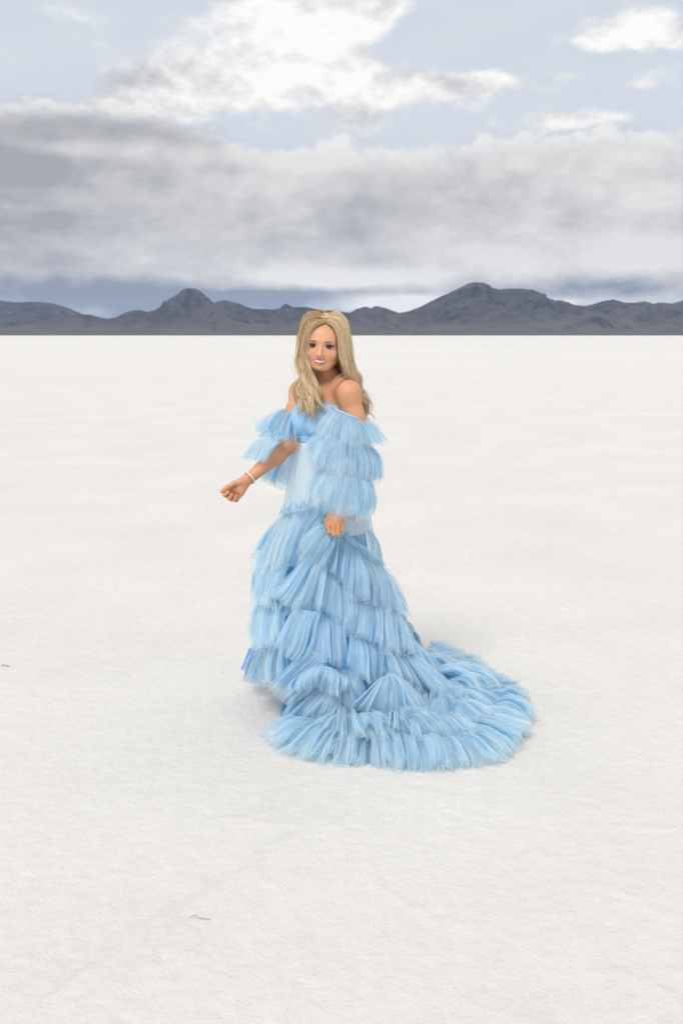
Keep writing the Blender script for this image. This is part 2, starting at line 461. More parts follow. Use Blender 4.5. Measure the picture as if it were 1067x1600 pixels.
def surface(f, lo, hi, h, pad=1.7):
    """naive surface nets on sparse blocks; returns verts, quads"""
    B = 8; lo = np.array(lo, float); hi = np.array(hi, float)
    nb = np.ceil((hi - lo) / (B * h)).astype(int)
    I = np.stack(np.meshgrid(*[np.arange(n) for n in nb], indexing='ij'), -1).reshape(-1, 3)
    cen = lo + (I + 0.5) * B * h
    co = I // 4; order = np.lexsort((co[:, 2], co[:, 1], co[:, 0])); I = I[order]; cen = cen[order].astype(np.float32)
    dc = np.concatenate([f(q) for q in np.array_split(cen, max(1, len(cen) // 64))])
    I = I[np.abs(dc) < B * h * 0.87 * pad]
    s = np.arange(B + 1)
    S = np.stack(np.meshgrid(s, s, s, indexing='ij'), -1).reshape(-1, 3)
    verts, keys, edges = [], [], []
    N = (nb * B + 2).astype(np.int64)
    key = lambda c: (c[..., 0] * N[1] + c[..., 1]) * N[2] + c[..., 2]
    for ch in np.array_split(I, max(1, len(I) // 40)):
        gi = ch[:, None, :] * B + S[None]
        v = f((lo + gi.reshape(-1, 3) * h).astype(np.float32)).reshape(-1, B + 1, B + 1, B + 1)
        neg = v < 0
        cnt = np.zeros((len(ch), B, B, B), int)
        for a in (0, 1):
            for b in (0, 1):
                for c in (0, 1): cnt += neg[:, a:a + B, b:b + B, c:c + B]
        act = np.argwhere((cnt > 0) & (cnt < 8))
        if len(act) == 0: continue
        n_, i, j, k = act.T
        acc = np.zeros((len(act), 3)); w = np.zeros(len(act))
        for ax in range(3):
            o1, o2 = [x for x in range(3) if x != ax]
            for p in (0, 1):
                for q in (0, 1):
                    e0 = [0, 0, 0]; e0[o1] = p; e0[o2] = q; e1 = list(e0); e1[ax] = 1
                    a = v[n_, i + e0[0], j + e0[1], k + e0[2]]; b = v[n_, i + e1[0], j + e1[1], k + e1[2]]
                    m = (a < 0) != (b < 0)
                    t = np.where(m, a / np.where(m, a - b, 1), 0)
                    pos = np.zeros((len(act), 3)) + e0; pos[:, ax] = t
                    acc[m] += pos[m]; w[m] += 1
        cell = ch[n_] * B + np.stack([i, j, k], -1)
        verts.append(lo + (cell + acc / w[:, None]) * h); keys.append(key(cell.astype(np.int64)))
        for ax in range(3):
            sl0 = [slice(None)] + [slice(0, B)] * 3; sl1 = list(sl0); sl1[ax + 1] = slice(1, B + 1)
            a = neg[tuple(sl0)]; b = neg[tuple(sl1)]
            e = np.argwhere(a != b)
            if len(e): edges.append((ax, ch[e[:, 0]] * B + e[:, 1:], a[tuple(e.T)]))
    V = np.concatenate(verts); K = np.concatenate(keys); order = np.argsort(K); Ks = K[order]
    def look(c):
        kk = key(c.astype(np.int64)); p = np.clip(np.searchsorted(Ks, kk), 0, len(Ks) - 1)
        return np.where(Ks[p] == kk, order[p], -1)
    Q = []
    for ax, c, sg in edges:
        o1, o2 = (ax + 1) % 3, (ax + 2) % 3
        d1 = np.zeros(3, int); d1[o1] = 1; d2 = np.zeros(3, int); d2[o2] = 1
        q = np.stack([look(c - d1 - d2), look(c - d2), look(c), look(c - d1)], -1)
        q[~sg] = q[~sg][:, ::-1]
        Q.append(q[(q >= 0).all(1)])
    return V, np.concatenate(Q)

def rotz(a): a = R(a); return np.array([[math.cos(a), -math.sin(a), 0], [math.sin(a), math.cos(a), 0], [0, 0, 1]])
def roty(a): a = R(a); return np.array([[math.cos(a), 0, math.sin(a)], [0, 1, 0], [-math.sin(a), 0, math.cos(a)]])
def rotx(a): a = R(a); return np.array([[1, 0, 0], [0, math.cos(a), -math.sin(a)], [0, math.sin(a), math.cos(a)]])

# ------------------------------------------------------------------ the woman: frames and joints
PERSON = bpy.data.objects.new("person", None); COL.objects.link(PERSON)
PERSON['label'] = 'smiling woman with long wavy blonde hair in a tiered pale blue tulle gown'
PERSON['category'] = 'person'
ROOT = np.array([-0.07, 4.03, 0.0]); PERSON.location = ROOT
def part(name, v, f, mat, parent=PERSON, **kw):
    """a part of the woman, its points given in the world"""
    off = ROOT if parent is not None else 0
    return mesh_obj(name, np.asarray(v) - off, f, mat, parent, **kw)

HEAD = U(505.2, 539.6, 3.985)                         # between the eyes, inside the head
HR = rotz(-6) @ roty(4.5) @ rotx(2)
def hp(x, y, z): return HEAD + HR @ np.array([x, y, z])
TOR = np.array([U(509, 640, 4.03)[0], 4.03, 0.0]); TR = rotz(-52)
def tp(x, y, z): return TOR + TR @ np.array([x, y, z])

SH_L = U(545, 614, 3.905); EL_L = U(563, 712, 3.90); WR_L = U(527, 797, 3.755)
SH_R = U(470, 613, 4.145); EL_R = U(453, 694, 4.01); WR_R = U(389, 748, 3.915)

body = []
A = body.append
# torso
A(Ell(tp(0, 0.005, 1.265), (.132, .092, .135), TR, .04))
A(Ell(tp(0, 0.0, 1.11), (.106, .082, .14), TR, .04))
A(Ell(tp(0, 0.01, .93), (.138, .100, .13), TR, .05))
A(Cap(tp(-.055, -.062, 1.262), tp(-.05, -.075, 1.245), .052, .05, .03))
A(Cap(tp(.055, -.062, 1.262), tp(.05, -.075, 1.245), .052, .05, .03))
A(Ell(tp(0, -.03, 1.10), (.085, .065, .10), TR, .04))
# shoulders, collar, neck
A(Cap(tp(-.05, .01, 1.372), SH_R, .036, .040, .04)); A(Cap(tp(.05, .01, 1.372), SH_L, .036, .041, .04))
A(Cap(tp(0, .02, 1.36), tp(0, .0, 1.30), .07, .08, .05))
NK = hp(0.002, .030, -.075)
A(Cap(tp(0, .008, 1.385), NK, .046, .041, .03))
A(Cap(tp(.0, .025, 1.42), tp(.09, .02, 1.385), .03, .03, .04)); A(Cap(tp(.0, .025, 1.42), tp(-.09, .02, 1.385), .03, .03, .04))
# arms
for S, E, W in ((SH_L, EL_L, WR_L), (SH_R, EL_R, WR_R)):
    A(Cap(S, S + (E - S) * .4, .0455, .041, .03)); A(Cap(S + (E - S) * .4, E, .041, .033, .03))
    A(Cap(E, E + (W - E) * .35, .034, .0345, .02)); A(Cap(E + (W - E) * .35, W, .0345, .0215, .02))
# legs, the left one a little ahead
for sx, kx, fx in ((-1, -.05, -.06), (1, .06, .10)):
    hip = tp(sx * .085, .0, .88); kn = tp(sx * .075, -.03 - kx * .5, .47); an = tp(sx * .07, .03 - fx, .085)
    A(Cap(hip, kn, .076, .052, .05)); A(Cap(kn, kn + (an - kn) * .35, .054, .054, .03)); A(Cap(kn + (an - kn) * .35, an, .052, .034, .03))
    toe = tp(sx * .085, -.13 - fx, .03); A(Cap(an + [0, 0, -.04], toe, .036, .026, .03)); A(Cap(an, an + [0, 0, -.05], .034, .034, .02))
# head
HM = HR
A(Ell(hp(0, .022, .035), (.073, .090, .086), HM, .02))
A(Ell(hp(0, -.018, -.016), (.0655, .068, .086), HM, .02))
A(Ell(hp(0, -.043, .033), (.056, .045, .045), HM, .02))              # forehead
A(Cap(hp(-.019, -.051, -.071), hp(.019, -.051, -.071), .018, .018, .022))
A(Cap(hp(0, -.066, -.0815), hp(0, -.058, -.077), .0115, .017, .016))    # chin
for s in (-1, 1):
    A(Cap(hp(s * .050, .0, -.038), hp(s * .017, -.053, -.075), .018, .014, .02))   # jaw
    A(Ell(hp(s * .037, -.056, -.029), (.024, .021, .021), HM, .016))               # cheek
    A(Cap(hp(s * .012, -.083, .020), hp(s * .040, -.068, .019), .0075, .008, .014))   # brow
    A(Ell(hp(s * .071, .012, -.008), (.008, .018, .030), HM, .008))                 # ear
A(Cap(hp(0, -.080, .006), hp(0, -.0965, -.026), .0075, .0085, .010))
A(Ell(hp(0, -.1010, -.0315), (.0100, .0115, .0090), HM, .007))
for s in (-1, 1): A(Ell(hp(s * .0105, -.088, -.0345), (.0068, .0085, .0062), HM, .005))
MW = .0325
def smile(x, base=-.0595, lift=.0105): return base + lift * (x / MW) ** 2
def my(x, o=0.0): return -.0800 + o + 10.0 * x * x
for i in range(-3, 3):        # lips as two chains following the smile
    xa, xb = i * MW / 3.15, (i + 1) * MW / 3.15
    ea, eb = 1 - (xa / MW) ** 2, 1 - (xb / MW) ** 2
    A(Cap(hp(xa, my(xa), smile(xa) + .0074 * ea), hp(xb, my(xb), smile(xb) + .0074 * eb), .0034, .0034, .004))
    A(Cap(hp(xa, my(xa, .001), smile(xa) - .0092 * ea), hp(xb, my(xb, .001), smile(xb) - .0092 * eb), .0042, .0042, .004))
carve = []
for s in (-1, 1):
    carve.append(Ell(hp(s * .0318, -.0930, .0005), (.0185, .0140, .0095), HM, .006))
for i in range(-4, 4):
    xa, xb = i * .0071, (i + 1) * .0071
    o = lambda x: smile(x) - .0010 * (1 - (x / MW) ** 2)
    ra = .0010 + .0050 * (1 - (xa / .0290) ** 2); rb = .0010 + .0050 * (1 - (xb / .0290) ** 2)
    for dep in (-.006, .0, .005):
        carve.append(Cap(hp(xa, my(xa, dep), o(xa)), hp(xb, my(xb, dep), o(xb)), ra, rb, .0015))

# hands: chains of joints [(px, py, Y)...] with radii
def chain(pts, r0, r1, k=.005):
    P_ = [U(*p) for p in pts]; n = len(P_) - 1
    for i in range(n): A(Cap(P_[i], P_[i + 1], r0 + (r1 - r0) * i / n, r0 + (r1 - r0) * (i + 1) / n, k))
# right hand, palm turned up to the camera, fingers loosely curled
MC = [(361.5, 762.5, 3.905), (364.5, 767.0, 3.905), (369.0, 771.5, 3.906), (374.5, 774.5, 3.908)]
for m in MC: A(Cap(U(385, 751.5, 3.915), U(*m), .0150, .0098, .012))
A(Cap(U(378, 757, 3.905), U(371, 765, 3.897), .013, .010, .012))
A(Cap(U(384, 748, 3.907), U(374, 753, 3.893), .0150, .0130, .012)); A(Cap(U(383, 758, 3.910), U(377.5, 770, 3.902), .0120, .0100, .012))
chain([MC[0], (351.0, 769.0, 3.905), (346.6, 767.6, 3.888), (353.0, 765.0, 3.876)], .0086, .0066, .003)
chain([MC[1], (355.0, 775.5, 3.905), (350.6, 773.4, 3.887), (357.0, 769.2, 3.876)], .0088, .0068, .003)
chain([MC[2], (361.8, 780.8, 3.905), (358.0, 779.0, 3.887), (362.6, 772.6, 3.877)], .0084, .0066, .003)
chain([MC[3], (369.8, 782.2, 3.905), (366.0, 781.6, 3.890), (369.0, 775.0, 3.881)], .0076, .0060, .003)
chain([(376, 752.5, 3.893), (365.5, 755.0, 3.882), (357.5, 759.5, 3.876), (350.8, 762.8, 3.873)], .0110, .0070, .006)
# left hand closed on the gathered skirt, back of the hand to the camera
KN = [(513.6, 818.5, 3.742), (520.8, 821.5, 3.734), (528.2, 821.6, 3.735), (535.0, 817.0, 3.742)]
for m in KN: A(Cap(U(527, 799, 3.757), U(*m), .0150, .0088, .008))
A(Cap(U(527, 800, 3.757), U(524, 812, 3.747), .0205, .021, .015)); A(Cap(U(516.5, 806, 3.757), U(533.0, 808, 3.757), .013, .012, .014))
for m, (fx, fy) in zip(KN, ((514.6, 831), (521.2, 835.0), (528.0, 834.4), (534.4, 828.5))):
    chain([m, (fx, fy, m[2] + .001), (fx - .5, fy + 1, m[2] + .020), (fx - 1, fy - 6, m[2] + .038)], .0086, .0074, .0016)
chain([(516.5, 806, 3.757), (510.5, 813, 3.765), (512.0, 823, 3.764), (517.5, 828, 3.768)], .0115, .0080, .006)

fbody = field(body, carve)
import time as _t; _t0 = _t.time()
BV, BQ = surface(fbody, (-.62, 3.6, -.03), (.25, 4.5, 1.75), .0028)
print('body', len(BV), len(BQ), _t.time() - _t0)

# skin tone by place: lips, blush, brows
L = (BV - HEAD) @ HR
inhead = (L[:, 2] > -.12) & (L[:, 1] < .0) & (np.abs(L[:, 0]) < .08)
skin = np.tile(np.array([.66, .32, .18]), (len(BV), 1))
mott = fbm(BV[:, 0] * 30, BV[:, 1] * 30, BV[:, 2] * 30, oct=3, seed=71)[:, None]
skin = skin * (1 + .09 * mott + .08 * fbm(BV[:, 0] * 9, BV[:, 1] * 9, BV[:, 2] * 9, oct=2, seed=77)[:, None] * np.array([.6, 1.0, 1.1]))
face = inhead & (L[:, 1] < -.03)
fw = np.clip((-.02 - L[:, 1]) / .04, 0, 1)[:, None] * inhead[:, None]
skin = skin * (1 - fw) + np.array([.71, .375, .228]) * (1 + .03 * mott) * fw
for s in (-1, 1):
    b = np.exp(-(((L[:, 0] - s * .040) / .018) ** 2 + ((L[:, 2] + .030) / .015) ** 2))[:, None] * face[:, None] * .45
    skin = skin * (1 - b) + np.array([.70, .29, .185]) * b
    sh = np.exp(-(((L[:, 0] - s * .033) / .016) ** 2 + ((L[:, 2] - .004) / .0065) ** 2))[:, None] * face[:, None] * .55   # eye make-up
    skin = skin * (1 - sh) + np.array([.22, .105, .065]) * sh
xl = L[:, 0]; env = np.clip(1 - (xl / MW) ** 2, 0, 1)
top = smile(xl) + .0104 * env + .0004; bot = smile(xl) - .0142 * env
lip = ((L[:, 2] < top) & (L[:, 2] > bot) & (np.abs(xl) < MW) & (L[:, 1] < -.060) & inhead)[:, None] * .95
skin = skin * (1 - lip) + np.array([.64, .22, .19]) * lip
deep = (lip[:, 0] > 0) & (L[:, 1] > (my(xl) + .0015)) & (np.abs(L[:, 2] - (smile(xl) - .0010 * env)) < .0066 * env)
skin[deep] = (.22, .05, .045)
# knuckles and palm a little redder
for m in MC + KN:
    q = U(*m); b = np.exp(-((BV - q) ** 2).sum(1) / .016 ** 2)[:, None] * .35
    skin = skin * (1 - b) + np.array([.60, .25, .155]) * b

m_skin, nt, bs = material("skin")
at = nt.nodes.new('ShaderNodeAttribute'); at.attribute_name = 'tone'
nt.links.new(at.outputs['Color'], bs.inputs['Base Color'])
bs.inputs['Roughness'].default_value = 0.48; bs.inputs['Specular IOR Level'].default_value = 0.4
bs.inputs['Subsurface Weight'].default_value = 0.12; bs.inputs['Subsurface Radius'].default_value = (1.0, .35, .2); bs.inputs['Subsurface Scale'].default_value = 0.006
BODY = part("body", BV, BQ, m_skin, attrs={'tone': skin})

# eyes, lashes, brows, teeth: pieces of the face
def plain(name, col, rough=0.5, spec=0.5):
    m, nt, bs = material(name); bs.inputs['Base Color'].default_value = (*col, 1); bs.inputs['Roughness'].default_value = rough
    bs.inputs['Specular IOR Level'].default_value = spec
    return m
m_white = plain("eye_white", (.42, .38, .35), .3); m_iris = plain("iris", (.045, .028, .018), .12); m_lash = plain("lashes", (.012, .008, .007), .7)
m_brow = plain("brow_hair", (.20, .115, .07), .8); m_teeth = plain("teeth", (.95, .93, .89), .25)
def subpart(name, v, f, mat, **kw):
    return mesh_obj(name, np.asarray(v) - ROOT, f, mat, BODY, **kw)

def ball(c, r, m, nu=20, nv=14):
    th = np.linspace(0, 2 * math.pi, nu, endpoint=False); ph = np.linspace(0, math.pi, nv)
    T, P_ = np.meshgrid(th, ph, indexing='ij')
    v = np.stack([np.cos(T) * np.sin(P_) * r[0], np.cos(P_) * r[1], np.sin(T) * np.sin(P_) * r[2]], -1).reshape(-1, 3)
    return v @ np.array(m).T + c, grid_faces(nu, nv, True)
def ribbon(cent, wid, thick, nrm=(0, -1, 0)):
    """small solid blade along head-space points: centre line, half widths (in z) and a thickness towards the viewer"""
    cent = np.array(cent); n = len(cent); wid = np.array(wid); out = []
    for c_, w_ in zip(cent, wid):
        for a_, b_ in ((w_, 0), (w_ * .6, -thick), (-w_ * .6, -thick), (-w_, 0), (0, thick)):
            out.append(hp(c_[0], c_[1] + b_, c_[2] + a_))
    v = np.array(out).reshape(n, 5, 3)
    f = []
    for i in range(n - 1):
        for j in range(5):
            f.append((i * 5 + j, i * 5 + (j + 1) % 5, (i + 1) * 5 + (j + 1) % 5, (i + 1) * 5 + j))
    return v.reshape(-1, 3), np.array(f)
for s in (-1, 1):
    ec = hp(s * .0315, -.0705, .0005)
    v, f = ball(ec, (.0160, .0128, .0088), HR); subpart("eye", v, f, m_white)
    gaze = np.array([.0, -.0118, .0]); v, f = ball(hp(s * .0315, -.0705, .0005) + HR @ rotz(6) @ gaze, (.0078, .0026, .0078), HR @ rotz(6)); subpart("iris", v, f, m_iris)
    t = np.linspace(-1, 1.25, 15)
    cx_ = s * (.0315 + t * .0152); ez = .0046 * (1 - np.clip(np.abs(t), 0, 1) ** 2) - .0002 + np.where(t > .5, (t - .5) * .0042, 0)
    ey = -.0845 + .011 * (np.clip(t, -1, 2) ** 2) * np.where(t > 0, 1.0, .55)
    wd = .0034 * np.clip(1.15 - np.abs(t - .35) * .62, .12, 1)
    v, f = ribbon(np.stack([cx_, ey, ez], -1), wd, .0016); subpart("eyelash", v, f, m_lash)
    t = np.linspace(-.85, 1.0, 11)
    v, f = ribbon(np.stack([s * (.0315 + t * .0152), -.0825 + .0095 * t ** 2 * np.where(t > 0, 1.0, .5), -.0046 * (1 - t ** 2) - .0003], -1), (.0017) * np.clip(.55 + t * .6, .2, 1), .0012); subpart("eyelash", v, f, m_lash)
    t = np.linspace(-1, 1, 13)
    bx_ = s * (.0330 + t * .0165); bz = .0172 + .0018 * (1 - (t - .25) ** 2) - np.where(t > .4, (t - .4) * .005, 0)
    by = -.0905 + .0155 * np.clip(t + .35, 0, 2) ** 2
    v, f = ribbon(np.stack([bx_, by, bz], -1), (.0028) * np.clip(1.1 - .8 * (t + 1) / 2, .25, 1), .0016); subpart("eyebrow", v, f, m_brow)
t = np.linspace(-1, 1, 17)
tv = []
for q in t:
    x = q * .0285; e = 1 - q * q
    tv += [hp(x, my(x, .0006), smile(x) + .0062 * e), hp(x, my(x, -.0014), smile(x) + .0005 * e), hp(x, my(x, .0002), smile(x) - .0050 * e),
           hp(x, my(x, .0080), smile(x))]
tf = [(i * 4 + j, i * 4 + (j + 1) % 4, (i + 1) * 4 + (j + 1) % 4, (i + 1) * 4 + j) for i in range(16) for j in range(4)]
subpart("teeth", tv, np.array(tf), m_teeth)
# ------------------------------------------------------------------ hair
m_hair, nt, bs = material("blonde_hair")
at = nt.nodes.new('ShaderNodeAttribute'); at.attribute_name = 'tone'
nt.links.new(at.outputs['Color'], bs.inputs['Base Color'])
bs.inputs['Roughness'].default_value = 0.42; bs.inputs['Specular IOR Level'].default_value = 0.45
tl_ = nt.nodes.new('ShaderNodeBsdfTranslucent'); nt.links.new(at.outputs['Color'], tl_.inputs[0])
mx_ = nt.nodes.new('ShaderNodeMixShader'); mx_.inputs[0].default_value = .12
nt.links.new(bs.outputs[0], mx_.inputs[1]); nt.links.new(tl_.outputs[0], mx_.inputs[2]); nt.links.new(mx_.outputs[0], nt.nodes['Material Output'].inputs['Surface'])
def crom(P_, n):
    P_ = np.asarray(P_, float); q = np.concatenate([[2 * P_[0] - P_[1]], P_, [2 * P_[-1] - P_[-2]]])
    seg = np.linalg.norm(np.diff(P_, axis=0), axis=1) + 1e-6; cum_ = np.concatenate([[0], np.cumsum(seg)])
    t = np.linspace(0, cum_[-1], n); i = np.clip(np.searchsorted(cum_, t, side='right') - 1, 0, len(seg) - 1)
    f = ((t - cum_[i]) / seg[i])[:, None]
    a, b, c_, d = q[i], q[i + 1], q[i + 2], q[i + 3]
    return 0.5 * (2 * b + (c_ - a) * f + (2 * a - 5 * b + 4 * c_ - d) * f ** 2 + (3 * b - a - 3 * c_ + d) * f ** 3)

HY = HEAD[1]
GUIDES = [  # points (px, py, depth behind the eyes), strands, clump radius, wave
    ([(508, 499, -.066), (491, 506, -.078), (480, 519, -.078), (472, 540, -.066), (470, 560, -.058), (474, 580, -.066), (479, 600, -.08), (480, 620, -.10), (476, 640, -.11), (470, 652, -.11)], 150, .012, .006),
    ([(508, 495, -.05), (490, 501, -.06), (478, 516, -.06), (472, 540, -.05), (470, 565, -.045), (474, 590, -.06), (470, 612, -.08), (474, 632, -.095), (468, 650, -.10)], 170, .013, .007),
    ([(507, 490, -.02), (489, 493, -.03), (474, 508, -.03), (467, 534, -.02), (465, 562, -.02), (469, 590, -.035), (464, 615, -.06), (469, 638, -.08)], 170, .013, .007),
    ([(505, 487, .02), (486, 491, .02), (471, 510, .02), (466, 540, .02), (466, 570, .01), (470, 600, -.005), (466, 625, -.04), (472, 645, -.07)], 150, .013, .007),
    ([(478, 520, -.060), (472, 545, -.052), (472, 565, -.05), (478, 585, -.06), (491, 603, -.08), (489, 620, -.11), (499, 632, -.125), (512, 638, -.13), (521, 639.5, -.13)], 120, .010, .003),
    ([(476, 540, -.045), (475, 570, -.045), (481, 598, -.07), (494, 618, -.11), (488, 640, -.125), (480, 656, -.12)], 130, .011, .006),
    ([(476, 545, -.03), (474, 575, -.03), (478, 600, -.06), (486, 622, -.105), (480, 640, -.12), (476, 657, -.12)], 130, .010, .008),
    ([(474, 550, -.02), (472, 580, -.02), (474, 605, -.05), (470, 628, -.085), (463, 645, -.10), (459, 652, -.10)], 90, .008, .007),
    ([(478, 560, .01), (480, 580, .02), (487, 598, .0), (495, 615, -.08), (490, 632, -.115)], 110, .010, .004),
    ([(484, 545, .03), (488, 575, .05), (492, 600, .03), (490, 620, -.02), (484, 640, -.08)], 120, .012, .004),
    # right of the face
    ([(510, 497, -.066), (521, 504, -.078), (530, 518, -.074), (535.5, 540, -.062), (539, 556, -.056), (547, 574, -.05), (553, 592, -.03), (562, 612, .0), (568, 632, .03), (571, 650, .04)], 170, .0095, .005),
    ([(511, 492, -.04), (527, 499, -.05), (537, 515, -.05), (542, 540, -.04), (547, 562, -.03), (556, 588, -.01), (565, 614, .025), (572, 638, .045), (576, 654, .05)], 190, .012, .006),
    ([(512, 488, -.01), (530, 492, -.015), (541, 508, -.01), (547, 535, .0), (552, 565, .01), (560, 594, .025), (569, 624, .045), (577, 652, .06)], 180, .012, .006),
    ([(512, 487, .03), (530, 490, .035), (542, 510, .05), (548, 540, .06), (553, 575, .07), (560, 605, .08), (566, 640, .085)], 160, .014, .006),
    ([(533, 520, -.06), (538, 545, -.05), (543, 565, -.04), (549, 583, -.02), (558, 605, .01), (566, 628, .035), (570, 648, .045)], 120, .010, .006),
    ([(538, 525, -.02), (544, 550, -.01), (549, 575, .0), (558, 600, .02), (567, 622, .04), (576, 642, .05), (583, 660, .055)], 70, .010, .006),
    ([(541, 583, -.048), (532, 584, -.07), (524, 589, -.09), (515, 600, -.10), (509, 610, -.105), (503, 622, -.11)], 4, .0040, .003),
    ([(546, 590, -.05), (536, 592, -.085), (527, 598, -.10), (520, 603, -.10)], 3, .0045, .003),
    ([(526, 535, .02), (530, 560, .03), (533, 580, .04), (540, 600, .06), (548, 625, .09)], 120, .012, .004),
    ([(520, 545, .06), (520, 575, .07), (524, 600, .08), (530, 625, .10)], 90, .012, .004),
    # back of the head and the length down the back
    ([(505, 487, .05), (500, 492, .10), (495, 515, .13), (495, 550, .13), (505, 585, .12), (515, 620, .13), (522, 650, .14)], 170, .02, .006),
    ([(512, 487, .05), (518, 492, .10), (525, 515, .13), (530, 550, .13), (538, 585, .12), (545, 620, .13), (552, 650, .13)], 170, .02, .006),
    ([(500, 488, .04), (482, 495, .06), (475, 520, .085), (474, 550, .09), (480, 585, .09), (490, 615, .10), (498, 645, .12)], 150, .018, .006),
    ([(520, 488, .04), (536, 498, .07), (542, 520, .09), (546, 550, .095), (552, 585, .10), (558, 615, .10), (564, 648, .10)], 150, .018, .006),
]
hv, hf, hc, base_i = [], [], [], 0
NP = 21
for gi, (pts, n, rad, wav) in enumerate(GUIDES):
    def tuck(a, b):
        k_ = float(np.clip((625 - b) / 55, 0, 1)); d_ = a - 508.0; m_ = abs(d_)
        t_ = (26 + (m_ - 26) * .55) if m_ > 26 else m_
        return 508 + math.copysign(m_ + (t_ - m_) * k_, d_)
    pts = [(tuck(a, b), b + 1.5 * float(np.clip((510 - b) / 15, 0, 1)), c_) for a, b, c_ in pts]
    pts = [(pts[0][0], pts[0][1] + 5, pts[0][2] + .012)] + pts[1:] if pts[0][1] < 500 else pts
    G3 = crom([U(a, b, HY + d) for a, b, d in pts], NP)
    T_ = np.gradient(G3, axis=0); T_ /= np.linalg.norm(T_, axis=1)[:, None]
    N1 = np.cross(T_, HR @ np.array([0, 1.0, 0.02])); N1 /= np.linalg.norm(N1, axis=1)[:, None]; N2 = np.cross(T_, N1)
    s = np.linspace(0, 1, NP)
    if gi < 10: rad = rad * .82
    prof = np.clip(.45 + 1.6 * s, 0, 1) * np.clip(1.15 - .45 * s ** 3, .3, 1.1)
    ph0 = rng.uniform(0, 6.28); Lg = np.linalg.norm(np.diff(G3, axis=0), axis=1).sum()
    nsub = max(1, n // 12); subs = rng.normal(0, .75, (nsub, 2)); subph = rng.normal(0, .7, nsub); subt = rng.normal(0, .17, nsub); subl = rng.normal(0, .11, nsub)
    for c_ in range(nsub):      # the body of each lock, under its strands
        wv = 2.3 * wav * np.clip(s * 1.8 - .45, 0, 1)
        o = subs[c_, 0] * rad * prof + wv * np.sin(s * Lg / .125 * 6.28 + ph0 + subph[c_]); o2 = subs[c_, 1] * rad * prof + wv * .7 * np.cos(s * Lg / .125 * 6.28 + ph0 + subph[c_])
        P_ = G3 + N1 * o[:, None] + N2 * o2[:, None]; ln = 1 - min(abs(subl[c_]), .35)
        q = np.linspace(0, ln * (NP - 1), NP); i0 = np.clip(q.astype(int), 0, NP - 2); P_ = P_[i0] * (1 - (q - i0))[:, None] + P_[i0 + 1] * (q - i0)[:, None]
        hv.append(P_); tone = np.array([.98, .765, .47]) * np.clip(.92 + subt[c_], .5, 1.02) * (np.array([.42, .30, .19]) if gi in (8, 9, 18, 19) else 1)  # locks behind the neck have the shade there put into their tone
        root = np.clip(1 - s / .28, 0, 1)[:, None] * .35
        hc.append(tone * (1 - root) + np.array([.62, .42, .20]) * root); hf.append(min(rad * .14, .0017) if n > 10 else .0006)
    for k in range(int(n * 1.85)):
        c_ = rng.integers(nsub); ab = subs[c_] * rad + rng.normal(0, .32, 2) * rad
        wv = 2.3 * wav * np.clip(s * 1.8 - .45, 0, 1)
        o = ab[0] * prof + wv * np.sin(s * Lg / .125 * 6.28 + ph0 + subph[c_]) + rng.normal(0, .0015)
        o2 = ab[1] * prof + wv * .7 * np.cos(s * Lg / .125 * 6.28 + ph0 + subph[c_])
        fly = rng.random() < .12
        if fly: o = o + rng.normal(0, .017) * s ** 1.3; o2 = o2 + rng.normal(0, .017) * s ** 1.5
        ln = 1 - np.clip(abs(subl[c_]) + abs(rng.normal(0, .04)), 0, .4) if len(pts) > 5 else 1
        P_ = G3 + N1 * o[:, None] + N2 * o2[:, None]
        if ln < 1:
            q = np.linspace(0, ln * (NP - 1), NP); i0 = np.clip(q.astype(int), 0, NP - 2); P_ = P_[i0] * (1 - (q - i0))[:, None] + P_[i0 + 1] * (q - i0)[:, None]
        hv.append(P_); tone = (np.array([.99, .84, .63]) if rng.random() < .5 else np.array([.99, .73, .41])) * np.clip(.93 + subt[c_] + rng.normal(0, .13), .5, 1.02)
        if gi in (8, 9, 18, 19): tone = tone * np.array([.42, .30, .19])  # strands behind the neck painted brown to stand for the shade there
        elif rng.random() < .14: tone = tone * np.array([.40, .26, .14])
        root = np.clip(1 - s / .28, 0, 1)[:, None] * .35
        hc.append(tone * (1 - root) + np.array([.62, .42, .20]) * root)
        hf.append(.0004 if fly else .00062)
HP = np.array(hv); HC = np.array(hc); HRAD = np.array(hf)
